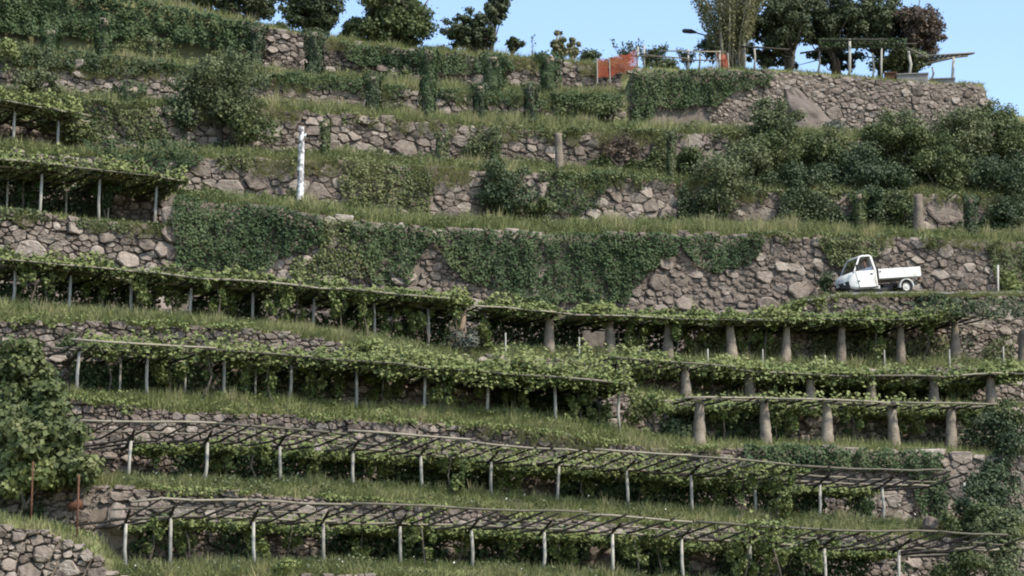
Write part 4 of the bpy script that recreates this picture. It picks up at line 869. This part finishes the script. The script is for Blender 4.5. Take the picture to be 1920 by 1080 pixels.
for k, a_, b_, lab, m_ in [(0, 230, 1900, 'broad leaved weeds in the lowest grass verge', 'olive'), (1, 230, 1900, 'broad leaved weeds in the verge of the second lowest pergola', 'olive'), (2, 130, 1300, 'broad leaved weeds in the verge of the third pergola', 'vine'),
                      (3, 0, 1200, 'broad leaved weeds on the grassy slope in the middle', 'vine'), (4, 0, 1900, 'broad leaved weeds in the verge of the eight post pergola', 'olive'), (6, 330, 1950, 'broad leaved weeds on top of the tall ivy wall', 'ivy_light'),
                      (7, 0, 1950, 'broad leaved weeds above the wall behind the log', 'ivy_light'), (8, 0, 1950, 'broad leaved weeds above the round stone wall', 'olive'), (9, 0, 1170, 'broad leaved weeds above the reddish boulders', 'olive')]:
    weeds(k, a_, b_, lab, m_, 320 if k > 5 else 200, .47 if k > 5 else .53)
def drape(k, px0, px1, per=260, drop=.7, dry=.05):
    """grass hanging down over the top of a wall"""
    L = (px1 - px0) / ppm(float(Dk(k, (px0 + px1) / 2))); n = int(L * per); px = rng.uniform(px0, px1, n); C = at(TOP[k], px); hf = C[:, 2] - at(FOOT[k], px)[:, 2]
    nz = noise(np.stack([px * .02, 0 * px, 0 * px + k], -1), 1, 91); n2 = noise(np.stack([px * .1, 0 * px, 0 * px + k], -1), 1, 92)
    kp = nz * .7 + n2 * .4 > .56 * rng.uniform(.85, 1.15, n); px, C, nz, n2, hf = px[kp], C[kp], nz[kp], n2[kp], hf[kp]; n = len(px)
    d = rng.random(n) ** 1.3 * np.minimum(drop * (nz + n2), hf * .8); C[:, 2] -= d; C[:, 1] -= .12 + .2 * rng.random(n) + d * .12
    addg(*blade_geo(C, rng.uniform(.05, .3, n), rng.normal(size=(n, 3)) * [.14, .06, 0] + [0, -.16, -.05], .036, rng.random(n) * .4 + nz * .35 + dry))
for k_, a_, b_ in [(2, 900, 1350), (6, -50, 320), (6, 1420, 1900), (7, 370, 1950), (8, 0, 1950), (9, 0, 1166), (10, 430, 1166)]:
    drape(k_, a_, b_, 320 if k_ > 6 else 200, .6 if k_ > 6 else .4)
# floors between posts and the next wall: shorter, shaded
for k in range(NK - 1):
    n = 4500; px = rng.uniform(-300, 2200, n)
    if k == 5: px = px[px < 1250]
    t = rng.random(len(px)); A, B = at(BASE[k], px), at(FOOT[k + 1], px); C = A + (B - A) * t[:, None]; C[:, 2] -= .04
    addg(*blade_geo(C, rng.uniform(.12, .4, len(px)), rng.normal(size=(len(px), 3)) * [.08, .08, 0], .05, rng.random(len(px)) * .6))
tag(obj_np('grass', np.concatenate(GV), np.concatenate(GF), M['grass'], v=np.concatenate(Gv)), 'meadow grass along the terrace edges', 'grass', kind='stuff')
n = 70; k = rng.choice([0, 1], n); px = rng.uniform(230, 1800, n)
C = np.array([at(TOP[a], b) * (1 - t) + at(BASE[a], b) * t for a, b, t in zip(k, px, rng.random(n))]); C[:, 2] += rng.uniform(.15, .45, n)
V, Fa, v = leaf_geo(C, rng.normal(size=(n, 3)) + [0, -1, .5], .06 * rng.uniform(.6, 1.3, n), rng.random(n))
tag(obj_np('meadow_flowers', V, Fa, M['bloom'], v=v), 'tiny white flowers in the grass verges', 'flowers', kind='stuff')

# ------------------------------------------------------------------ the white three-wheeled truck
M['white'] = rough_mat('white_paint', [(.28, (.40, .37, .31)), (.42, (.66, .64, .59)), (.6, (.72, .71, .67))], 2.6, rough=.45, bump=0, spec=.4)
M['rubber'] = plain('rubber', (.02, .02, .02), 0.8, 0.3)
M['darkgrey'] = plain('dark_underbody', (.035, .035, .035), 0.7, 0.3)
M['rim'] = plain('pale_rim', (.55, .54, .50), 0.5, 0.4)
M['lamp'] = plain('headlight', (.35, .35, .33), 0.2, 0.6)
m_, nt_ = mat('window_glass'); g_ = nt_.nodes.new('ShaderNodeBsdfGlossy'); g_.inputs['Roughness'].default_value = .05
t_ = nt_.nodes.new('ShaderNodeBsdfTransparent'); t_.inputs[0].default_value = (.55, .6, .58, 1); x_ = nt_.nodes.new('ShaderNodeMixShader'); x_.inputs[0].default_value = .22
nt_.links.new(t_.outputs[0], x_.inputs[1]); nt_.links.new(g_.outputs[0], x_.inputs[2]); out(nt_, x_.outputs[0]); M['glass'] = m_
# contact points of the front and rear wheel on the track
def on_track(px, t):
    a, b = at(BASE[5], px), at(FOOT[6], px); p = a * (1 - t) + b * t; return p + np.array([0, -.1, .07])
pr = on_track(1688, .40); pf = on_track(1590, .30)
fx = unit(pf - pr); up0 = np.array([0, 0, 1.0]); fy = unit(np.cross(up0, fx)); fz = np.cross(fx, fy)
yaw = math.radians(-7); pit = math.radians(2.0)
Rm = Matrix(((fx[0], fy[0], fz[0]), (fx[1], fy[1], fz[1]), (fx[2], fy[2], fz[2]))) @ Matrix.Rotation(yaw, 3, 'Z') @ Matrix.Rotation(pit, 3, 'Y')
truck = empty('three_wheeled_truck'); truck.location = Vector(pr) + Vector((0, 0, .0)); truck.rotation_euler = Rm.to_euler(); truck.scale = (1.08,) * 3
tag(truck, 'small white three wheeled truck with an open bed on the track', 'truck')
def loft(secs, m, name, parent, smooth=True, cap=True):
    n = len(secs[0]); V = [q for s in secs for q in s]; Fs = []
    for i in range(len(secs) - 1):
        for j in range(n): Fs.append((i * n + j, i * n + (j + 1) % n, (i + 1) * n + (j + 1) % n, (i + 1) * n + j))
    if cap: Fs += [tuple(range(n - 1, -1, -1)), tuple(range((len(secs) - 1) * n, len(secs) * n))]
    o = obj_py(name, V, Fs, m, parent, smooth, local=True)
    bv = o.modifiers.new('b', 'BEVEL'); bv.width = .02; bv.segments = 2; bv.limit_method = 'ANGLE'
    return o
def sec(x, hw, z0, z1, r=.08):
    return [(x, -hw, z0 + r), (x, -hw + r, z0), (x, hw - r, z0), (x, hw, z0 + r), (x, hw, z1 - r * .5), (x, hw - r, z1), (x, -hw + r, z1), (x, -hw, z1 - r * .5)]
body = loft([sec(1.34, .64, .34, 1.06), sec(1.40, .66, .30, 1.06), sec(2.05, .66, .28, 1.06), sec(2.36, .62, .30, 1.05), sec(2.60, .52, .36, .96), sec(2.80, .40, .46, .82), sec(2.86, .30, .52, .74)], M['white'], 'cab_body', truck)
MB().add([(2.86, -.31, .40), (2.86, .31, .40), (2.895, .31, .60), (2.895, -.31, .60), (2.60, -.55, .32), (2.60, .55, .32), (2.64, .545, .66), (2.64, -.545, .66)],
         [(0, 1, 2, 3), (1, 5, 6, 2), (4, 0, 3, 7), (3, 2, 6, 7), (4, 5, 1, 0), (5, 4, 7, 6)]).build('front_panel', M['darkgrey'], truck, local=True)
MB().box((2.90, 0, .52), (.008, .12, .05)).build('number_plate', M['rim'], truck, local=True)
hd = MB()
for y in (-.3, .3):
    V = [(2.68 - .0, y, .78)]; hd2 = MB().tube([(2.60, y, .74), (2.80, y, .74)], [.11, .09], 12); o = hd2.build('headlight', M['lamp'], truck, local=True)
gt = .62
roof = loft([[(1.46, -.55, 1.66), (1.46, .55, 1.66), (1.46, .57, 1.60), (1.46, -.57, 1.60)], [(1.56, -.55, 1.72), (1.56, .55, 1.72), (1.56, .57, 1.65), (1.56, -.57, 1.65)],
             [(1.90, -.54, 1.72), (1.90, .54, 1.72), (1.90, .56, 1.65), (1.90, -.56, 1.65)], [(2.06, -.50, 1.66), (2.06, .50, 1.66), (2.06, .53, 1.60), (2.06, -.53, 1.60)]], M['white'], 'roof', truck)
back = MB()
back.add([(1.36, -.62, 1.04), (1.36, .62, 1.04), (1.48, .56, 1.62), (1.48, -.56, 1.62), (1.40, -.62, 1.04), (1.40, .62, 1.04), (1.52, .56, 1.62), (1.52, -.56, 1.62)],
         [(0, 1, 2, 3), (7, 6, 5, 4), (0, 4, 5, 1), (1, 5, 6, 2), (2, 6, 7, 3), (3, 7, 4, 0)])
back.build('rear_cab_panel', M['white'], truck, local=True)
for y in (-1, 1):
    MB().tube([(1.40, y * .63, 1.02), (1.51, y * .555, 1.64)], .055, 4).build('rear_pillar', M['white'], truck, local=True)
    MB().tube([(2.38, y * .61, 1.02), (2.03, y * .53, 1.63)], .04, 4).build('front_pillar', M['white'], truck, local=True)
    d = MB(); d.add([(1.46, y * .672, .36), (2.20, y * .672, .34), (2.32, y * .645, 1.04), (1.46, y * .672, 1.05), (1.46, y * .65, .36), (2.20, y * .65, .34), (2.32, y * .62, 1.04), (1.46, y * .65, 1.05)],
                    [(0, 1, 2, 3), (7, 6, 5, 4), (0, 4, 5, 1), (1, 5, 6, 2), (2, 6, 7, 3), (3, 7, 4, 0)])
    do = d.build('door', M['white'], truck, local=True)
    MB().box((1.60, y * .69, .90), (.06, .012, .018)).build('door_handle', M['darkgrey'], do, local=True)
    MB().box((2.22, y * .668, .62), (.05, .01, .025)).build('indicator', M['darkgrey'], do, local=True)
    w = MB(); w.add([(1.50, y * .632, 1.05), (2.24, y * .632, 1.05), (1.53, y * .61, 1.22)], [(0, 1, 2)])
    w.build('side_window', M['glass'], truck, local=True)
    MB().tube([(2.30, y * .64, 1.10), (2.34, y * .80, 1.16)], .012, 5).box((2.34, y * .84, 1.20), (.02, .07, .09)).build('mirror', M['darkgrey'], truck, local=True)
MB().add([(2.40, -.57, 1.05), (2.40, .57, 1.05), (2.06, .50, 1.61), (2.06, -.50, 1.61)], [(0, 1, 2, 3)]).build('windscreen', M['glass'], truck, local=True)
MB().box((1.62, 0, .62), (.22, .5, .06)).box((1.45, 0, .86), (.05, .5, .24)).build('seat', M['darkgrey'], truck, local=True)
MB().tube([(2.30, .3, .85), (2.10, .3, 1.02)], .02, 6).tube([(2.10 + .05 * math.cos(a) , .3 + .17 * math.sin(a), 1.02 + .12 * math.cos(a)) for a in np.linspace(0, 2 * math.pi, 15)], .014, 5).build('steering_wheel', M['darkgrey'], truck, local=True)
# the front mudguard and wheel
def wheel(c, r, w, name='wheel'):
    e = bpy.data.objects.new(name, None); e.location = c; e.empty_display_size = .1; link(e, truck)
    n = 22; prof = [(-w, r * .62), (-w, r * .90), (-w * .7, r), (w * .7, r), (w, r * .90), (w, r * .62)]
    V = []; Fs = []
    for i in range(n):
        a = 2 * math.pi * i / n
        for y, q in prof: V.append((q * math.cos(a), y, q * math.sin(a)))
    m = len(prof)
    for i in range(n):
        for j in range(m - 1): Fs.append((i * m + j, ((i + 1) % n) * m + j, ((i + 1) % n) * m + j + 1, i * m + j + 1))
    obj_py('tyre', V, Fs, M['rubber'], e, True, local=True)
    V = []; Fs = []
    for y, q in ((-w * .95, r * .64), (-w * .6, r * .56), (-w * .6, r * .30), (-w * .9, r * .24), (-w * .9, .001), (w * .9, .001), (w * .9, r * .24), (w * .6, r * .30), (w * .6, r * .56), (w * .95, r * .64)):
        for i in range(n): a = 2 * math.pi * i / n; V.append((q * math.cos(a), y, q * math.sin(a)))
    for k in range(9):
        for i in range(n): Fs.append((k * n + i, k * n + (i + 1) % n, (k + 1) * n + (i + 1) % n, (k + 1) * n + i))
    obj_py('rim', V, Fs, M['rim'], e, True, local=True)
wheel((0, .52, .27), .27, .075); wheel((0, -.52, .27), .27, .075); wheel((2.42, 0, .26), .26, .07)
MB().box((1.75, 0, .24), (.9, .5, .05)).box((.35, 0, .42), (1.05, .26, .07)).box((0, 0, .27), (.05, .45, .05)).box((.75, .2, .34), (.22, .18, .12)).build('chassis', M['darkgrey'], truck, local=True)
for y in (-1, 1):
    V = []; Fs = []
    for i in range(9):
        a = math.radians(-5 + 190 * i / 8)
        for yy, q in ((.40, .34), (.66, .34), (.66, .30), (.40, .30)): V.append((q * math.cos(a), y * yy, .27 + q * math.sin(a)))
    for i in range(8):
        for j in range(4): Fs.append((i * 4 + j, (i + 1) * 4 + j, (i + 1) * 4 + (j + 1) % 4, i * 4 + (j + 1) % 4))
    obj_py('mudguard', V, Fs, M['white'], truck, True, local=True)
MB().box((1.42, .45, .33), (.16, .16, .06)).build('step', M['white'], truck, local=True)
for y in (-1, 1):
    MB().box((1.80, y * .668, .325), (.46, .012, .03)).build('sill_trim', M['darkgrey'], truck, local=True)
    MB().box((1.448, y * .664, .70), (.006, .012, .34)).build('door_gap', M['darkgrey'], truck, local=True)
bed = MB(); bed.box((.30, 0, .68), (.98, .68, .03)); bd = bed.build('bed', M['white'], truck, local=True)
for y in (-1, 1):
    s_ = MB(); s_.box((.30, y * .70, .87), (.99, .018, .20)); so = s_.build('side_board', M['white'], bd, local=True)
    rb = MB()
    for z in (.75, .87, .99): rb.box((.30, y * .722, z), (.97, .006, .012))
    rb.build('rib', M['white'], so, local=True) if False else None
    MB().box((1.22, y * .728, .96), (.03, .012, .03)).build('latch', M['darkgrey'], so, local=True)
MB().box((-.70, 0, .87), (.018, .68, .20)).build('tail_board', M['white'], bd, local=True)
MB().box((1.30, 0, .92), (.018, .68, .25)).build('head_board', M['darkgrey'], bd, local=True)
MB().box((-.70, .5, .58), (.03, .09, .05)).build('tail_light', M['rusty'], truck, local=True)

# ------------------------------------------------------------------ the driver
M['skin'] = plain('skin', (.42, .25, .17), .6, .3); M['shirt'] = plain('dark_shirt', (.06, .05, .06), .9, .1)
M['trousers'] = plain('trousers', (.05, .055, .075), .9, .1); M['hair'] = plain('dark_hair', (.03, .022, .018), .7, .3)
def skin(name, verts, edges, rad, m, parent, sub=2):
    me = bpy.data.meshes.new(name); me.from_pydata(verts, edges, []); me.materials.append(m)
    o = bpy.data.objects.new(name, me); link(o, parent)
    s = o.modifiers.new('skin', 'SKIN')
    for i, r in enumerate(rad): me.skin_vertices[0].data[i].radius = (r, r) if not isinstance(r, tuple) else r
    me.skin_vertices[0].data[0].use_root = True
    s.use_smooth_shade = True; b = o.modifiers.new('sub', 'SUBSURF'); b.levels = sub; b.render_levels = sub
    return o
drv = empty('person'); drv.location = truck.location; drv.rotation_euler = truck.rotation_euler; drv.scale = truck.scale
tag(drv, 'driver in a dark shirt sitting at the wheel of the truck', 'person')
Y = .30
bv = [(1.58, Y, .72), (1.56, Y, .92), (1.58, Y, 1.12), (1.61, Y, 1.25), (1.64, Y, 1.32), (1.67, Y, 1.41), (1.68, Y, 1.52),     # pelvis .. crown
      (1.58, Y + .17, 1.17), (1.70, Y + .23, .98), (1.93, Y + .20, .97), (2.02, Y + .17, 1.02),                                  # left arm
      (1.58, Y - .17, 1.17), (1.70, Y - .23, .98), (1.93, Y - .18, .97), (2.02, Y - .15, 1.02),
      (1.66, Y + .09, .72), (2.02, Y + .10, .72), (2.08, Y + .10, .42), (2.18, Y + .10, .36),
      (1.66, Y - .09, .72), (2.02, Y - .10, .72), (2.08, Y - .10, .42), (2.18, Y - .10, .36)]
be = [(0, 1), (1, 2), (2, 3), (3, 4), (4, 5), (5, 6), (2, 7), (7, 8), (8, 9), (9, 10), (2, 11), (11, 12), (12, 13), (13, 14), (0, 15), (15, 16), (16, 17), (17, 18), (0, 19), (19, 20), (20, 21), (21, 22)]
br = [.12, .115, .13, .055, .07, .088, .06, .065, .05, .035, .03, .065, .05, .035, .03, .085, .07, .05, .04, .085, .07, .05, .04]
skin('body', bv, be, br, M['skin'], drv)
skin('shirt', [bv[i] for i in (0, 1, 2, 7, 8, 11, 12)], [(0, 1), (1, 2), (2, 3), (3, 4), (2, 5), (5, 6)], [.135, .13, .145, .08, .065, .08, .065], M['shirt'], drv)
skin('trousers', [bv[i] for i in (0, 15, 16, 17, 19, 20, 21)], [(0, 1), (1, 2), (2, 3), (0, 4), (4, 5), (5, 6)], [.14, .10, .085, .065, .10, .085, .065], M['trousers'], drv)
skin('hair', [(1.62, Y, 1.42), (1.63, Y, 1.50), (1.69, Y, 1.535)], [(0, 1), (1, 2)], [.06, .085, .06], M['hair'], drv)
for s_ in (-1, 1):
    MB().box((1.765, Y + s_ * .032, 1.445), (.008, .012, .007)).build('eye', M['hair'], drv, local=True)
    MB().tube([(1.665, Y + s_ * .088, 1.45), (1.665, Y + s_ * .098, 1.41)], [.022, .014], 6).build('ear', M['skin'], drv, local=True)
    for f in range(5):                                   # fingers closed round the wheel rim
        a = np.array([2.03, Y + s_ * .155 + (f - 2) * .014, 1.03 + (.0 if f else -.01)]); ln_ = [.045, .055, .06, .055, .045][f]
        MB().tube([a, a + [.03, 0, .012], a + [.03 + ln_ * .3, 0, -ln_ * .5]], [.009, .009, .007], 6).build('finger', M['skin'], drv, True, local=True)
MB().tube([(1.765, Y, 1.44), (1.79, Y, 1.405), (1.765, Y, 1.40)], [.01, .014, .01], 6).build('nose', M['skin'], drv, local=True)
MB().box((1.765, Y, 1.37), (.006, .024, .005)).build('mouth', M['rusty'], drv, local=True)

# ------------------------------------------------------------------ the white spotted log
m_, nt_ = mat('spotted_bark'); ge = nt_.nodes.new('ShaderNodeNewGeometry'); n_ = nt_.nodes.new('ShaderNodeTexNoise'); n_.inputs['Scale'].default_value = 5.5; n_.inputs['Detail'].default_value = 5
nt_.links.new(ge.outputs['Position'], n_.inputs['Vector']); r_ = ramp(nt_, [(.40, (.12, .11, .11)), (.50, (.42, .41, .40)), (.58, (.72, .71, .68))]); nt_.links.new(n_.outputs['Fac'], r_.inputs[0])
b_ = nt_.nodes.new('ShaderNodeBsdfPrincipled'); b_.inputs['Roughness'].default_value = .8; nt_.links.new(r_.outputs[0], b_.inputs['Base Color']); out(nt_, b_.outputs[0]); M['spotted'] = m_
D = D_(7, 563, -1.0); T0 = P(566, 238, D); B0 = P(562, 392, D)
lg = empty('birch_log', tuple(B0)); tag(lg, 'white bark log with dark spots standing upright against the wall', 'log')
pts = [B0 - [0, 0, .3]] + [B0 + (T0 - B0) * t + np.append(rng.normal(0, .012, 2), 0) for t in (.12, .3, .5, .7, .86)] + [T0]
MB().tube(pts, [.165, .16, .15, .14, .13, .115, .095], 10).build('trunk', M['spotted'], lg, True)
q = B0 + (T0 - B0) * .86; MB().tube([q, q + [.16, -.04, .12], q + [.22, -.05, .2]], [.06, .05, .035], 7).build('branch_stub', M['spotted'], lg, True)

# ------------------------------------------------------------------ stakes, thin posts, odds and ends
for i, (px, y0, y1) in enumerate([(948, 624, 690), (1086, 632, 700), (1200, 648, 700), (1327, 654, 705), (1430, 655, 705), (1547, 666, 710), (1658, 656, 710), (1780, 655, 710), (1881, 650, 705)]):
    D = D_(3, px, 1.5); T = P(px, y0, D); B = P(px, y1, D); B[:2] = T[:2]
    o = MB().tube([B, T], [.034, .03], 6).build('vine_stake', M['post'], None, True)
    tag(o, f'white vine stake in front of the uppermost pillars, {ORD[i]} from the left', 'stake', 'white stakes below the uppermost stone pillars')
for i, (px, y0, y1) in enumerate([(62, 905, 990), (148, 930, 1015)]):
    D = D_(0, px, .7); T = P(px, y0 - 40, D); B = P(px, y1, D); B[:2] = T[:2]; B[2] -= .2
    o = MB().tube([B, T], .035, 6).build('metal_post', M['rusty'], None, True)
    tag(o, ['thin rusty post at the left edge under the vine leaves', 'thin rusty post right of the other, before the boulder'][i], 'post', 'rusty posts under the left vine bush')
D = D_(0, 140, 2.3); c = P(140, 946, D)
dr = MB().tube([c + [-.22, 0, -.1], c + [.25, -.1, .02]], .15, 14).build('rusty_drum', M['rusty'], None, True); tag(dr, 'rusty drum lying in the shade behind the thin rusty post', 'drum')
for px, y0, y1, k, lab in [(1871, 497, 570, 6, 'thin grey post at the right edge beside the truck track'), (1808, 905, 945, 1, 'thin pale stake in the dark corner right of the pale block wall'), (433, 240, 278, 8, 'short leaning stake under the large olive bush')]:
    D = D_(k, px, -1.2 if k == 6 else .9); T = P(px, y0, D); B = P(px, y1, D); B[2] -= .3
    tag(MB().tube([B, T], .05, 6).build('post', M['post'], None, True), lab, 'post')
# bare earth ramp on the hilltop wall, and the boulder at the left
def boulder(C0, R, m, name, label, cat, seed, n=26, cut=.12):
    """angular rock: convex hull of scattered points, edges chipped"""
    rnd = np.random.default_rng(seed); bm = bmesh.new()
    for d in unit(rnd.normal(size=(n, 3))): bm.verts.new(Vector(np.array(C0) + d * R * rnd.uniform(.82, 1.08)))
    r = bmesh.ops.convex_hull(bm, input=bm.verts); bmesh.ops.delete(bm, geom=[g for g in r['geom_interior'] if isinstance(g, bmesh.types.BMVert)], context='VERTS')
    bmesh.ops.bevel(bm, geom=list(bm.edges), offset=cut * float(min(R)), segments=1, affect='EDGES')
    me = bpy.data.meshes.new(name); bm.to_mesh(me); bm.free(); me.materials.append(m); o = bpy.data.objects.new(name, me); link(o); tag(o, label, cat); return o
boulder(P(222, 975, D_(1, 222, -.35)), np.array([.5, .45, .62]), M['stone'], 'boulder', 'big boulder in the shade beside the rusty post', 'boulder', 5)
boulder(P(1745, 985, D_(1, 1745, .3)), np.array([.36, .3, .42]), M['stone'], 'boulder', 'small pinkish boulder at the right end of the lowest terrace', 'boulder', 6)
# bare earth slumped against the hilltop wall: a fan of soil
n1, n2 = 22, 26; Vs = []; 
for i in range(n1):
    for j in range(n2):
        t = i / (n1 - 1); u = j / (n2 - 1) - .5
        x = 1482 + 62 * t + u * (26 + 95 * t); y = 166 + 100 * t
        Vs.append(P(x, y, D_(9, x, -.18) - 1.15 * t ** 1.4 * (1 - (2 * u) ** 2 * .75) + .3 * (2 * u) ** 4))
Vs = np.array(Vs); Vs[:, 1] -= (noise(Vs, 1.6, 81) - .5) * .35 + (noise(Vs, 5, 82) - .5) * .15
iq = np.arange(n1 * n2).reshape(n1, n2)
tag(obj_np('earth_slope', Vs, np.stack([iq[:-1, :-1], iq[1:, :-1], iq[1:, 1:], iq[:-1, 1:]], -1).reshape(-1, 4), M['earth'], smooth=True), 'bare reddish earth slumped against the hilltop wall', 'earth')

# ------------------------------------------------------------------ hilltop: fence, orange nets, pergola, tanks, lamp
def hp(px, py, D=119.6): return P(px, py, D)
fence = empty('fence', tuple(hp(1200, 128))); tag(fence, 'rustic pole fence on the hilltop between the two orange nets', 'fence')
for px, y0, y1 in [(1195, 88, 132), (1208, 84, 130), (1291, 92, 131), (1311, 97, 131), (1349, 95, 131)]:
    MB().tube([hp(px, y1 + 4), hp(px + rng.normal(0, 1), y0)], .05, 6).build('post', M['post'], fence, True)
for a, b in [((1196, 105), (1292, 110)), ((1240, 95), (1352, 97)), ((1275, 114), (1352, 113)), ((1200, 100), (1240, 107))]:
    MB().tube([hp(*a, 119.5), (hp(*a, 119.5) + hp(*b, 119.5)) / 2 + [0, 0, rng.normal(0, .02)], hp(*b, 119.5)], .035, 6).build('rail', M['pole'], fence, True)
M['net'] = plain('orange_net', (.56, .15, .085), .7, .2)
def net(a, b, ht0, ht1, label, D0, D1, sag=.1):
    """plastic safety net: crossing strands"""
    A, B = P(*a, D0), P(*b, D1); L = np.linalg.norm(B - A); n = int(L / .085); r = MB()
    hs = lambda t: ht0 + (ht1 - ht0) * t
    def pt(t, f): return A + (B - A) * t + np.array([.06 * math.sin(9 * t + 3 * f), .12 * math.sin(7 * t + 2 * f), f * hs(t) - sag * 4 * t * (1 - t) * (f > .5) + .05 * math.sin(15 * t)])
    for i in range(n + 1):
        t = i / n; r.tube([pt(t, f) for f in np.linspace(0, 1, 6)], .014, 3)
    for j in range(15):
        f = j / 14; r.tube([pt(t, f) for t in np.linspace(0, 1, 14)], .014, 3)
    e = empty('safety_net', tuple(A)); tag(e, label, 'safety net'); r.build('mesh', M['net'], e)
    for t in (0, .3, 1.0): MB().tube([pt(t, 0) - [0, 0, .3], pt(t, 1.08)], .035, 5).build('stake', M['post'], e)
net((1120, 146), (1196, 132), .95, 1.1, 'large orange plastic safety net on the hilltop', 117.5, 119.5, .08)
net((1344, 130), (1366, 130), .85, .8, 'small orange safety net at the foot of the poplar', 119.8, 120, .05)
pg = empty('pergola', tuple(hp(1593, 146, 121))); tag(pg, 'rickety hilltop pergola of crooked poles under the trees', 'pergola', 'vineyard pergolas')
for px, y0, y1, D in [(1395, 84, 132, 120.5), (1414, 86, 130, 121), (1537, 96, 142, 121.5), (1593, 73, 149, 120.3), (1636, 100, 152, 121), (1653, 90, 152, 120.6), (1703, 96, 146, 121), (1748, 126, 150, 121.5), (1788, 108, 156, 120.6)]:
    MB().tube([P(px + rng.normal(0, 2), y1 + 5, D), P(px + rng.normal(0, 2), (y0 + y1) / 2, D), P(px, y0, D)], [.085, .08, .07] if px in (1593, 1788, 1703) else [.06, .055, .05], 7).build('post', M['post'], pg, True)
for a, b, D in [((1390, 87), (1480, 93), 120.4), ((1500, 100), (1560, 90), 121), ((1540, 76), (1665, 74), 120.2), ((1560, 84), (1720, 82), 121), ((1640, 80), (1700, 84), 121.4), ((1720, 106), (1828, 99), 120.4), ((1740, 112), (1815, 105), 121.2), ((1735, 120), (1826, 100), 120.9), ((1700, 90), (1740, 108), 120.6)]:
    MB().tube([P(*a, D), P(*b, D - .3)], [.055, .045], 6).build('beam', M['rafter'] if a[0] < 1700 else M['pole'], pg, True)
for i in range(9):
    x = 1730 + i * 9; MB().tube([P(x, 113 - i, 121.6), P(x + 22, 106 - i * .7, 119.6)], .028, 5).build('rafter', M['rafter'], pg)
C = P(rng.uniform(1535, 1700, 2600), rng.uniform(72, 90, 2600), rng.uniform(120.4, 122, 2600)); V, Fa, v = leaf_geo(C, rng.normal(size=C.shape), .13, rng.random(len(C)))
tag(obj_np('creeper', V, Fa, M['dark'], v=v), 'dark creeper roof on the hilltop pergola', 'creeper')
for (x0, x1, y0, y1, D, lab, m) in [(1662, 1684, 137, 156, 120.3, 'dark brown water tank on the hilltop wall', 'rusty'), (1685, 1742, 139, 162, 119.9, 'grey concrete trough on the hilltop wall', 'concrete'), (1748, 1792, 148, 160, 120.4, 'low grey concrete slab under the end of the hilltop pergola', 'concrete')]:
    a, b = P(x0, y1 + 3, D), P(x1, y0, D); c = (a + b) / 2 + [0, .5, 0]; e = empty('water_tank' if 'tank' in lab else 'trough' if 'trough' in lab else 'concrete_slab', tuple(a)); tag(e, lab, 'tank' if 'tank' in lab else 'trough' if 'trough' in lab else 'slab')
    h = (b - a) / 2; R = Matrix.Rotation(math.radians(-8), 3, 'Z'); t = .06
    w_ = MB(); w_.box(c, (abs(h[0]), .5, abs(h[2])), R); o = w_.build('block', M[m], e); bv = o.modifiers.new('b', 'BEVEL'); bv.width = .03; bv.segments = 2
    MB().box(c + [0, -.02, abs(h[2]) + .02], (abs(h[0]) + .03, .54, .03), R).build('rim', M[m], e)
lp = empty('street_lamp', tuple(P(1345, 130, 122.5))); tag(lp, 'dark lamp head on a slanting arm left of the tall poplar', 'lamp')
MB().tube([P(1352, 135, 122.5), P(1350, 75, 122.5)], [.06, .05], 7).build('mast', M['darkgrey'], lp, True)
MB().tube([P(1350, 75, 122.5), P(1325, 67, 122.2), P(1300, 60, 122)], [.045, .04, .035], 7).build('arm', M['darkgrey'], lp, True)
MB().tube([P(1306, 61, 122), P(1296, 59, 121.9), P(1282, 58, 121.8), P(1279, 58, 121.8)], [.05, .13, .12, .05], 9).build('lamp_head', M['darkgrey'], lp, True)
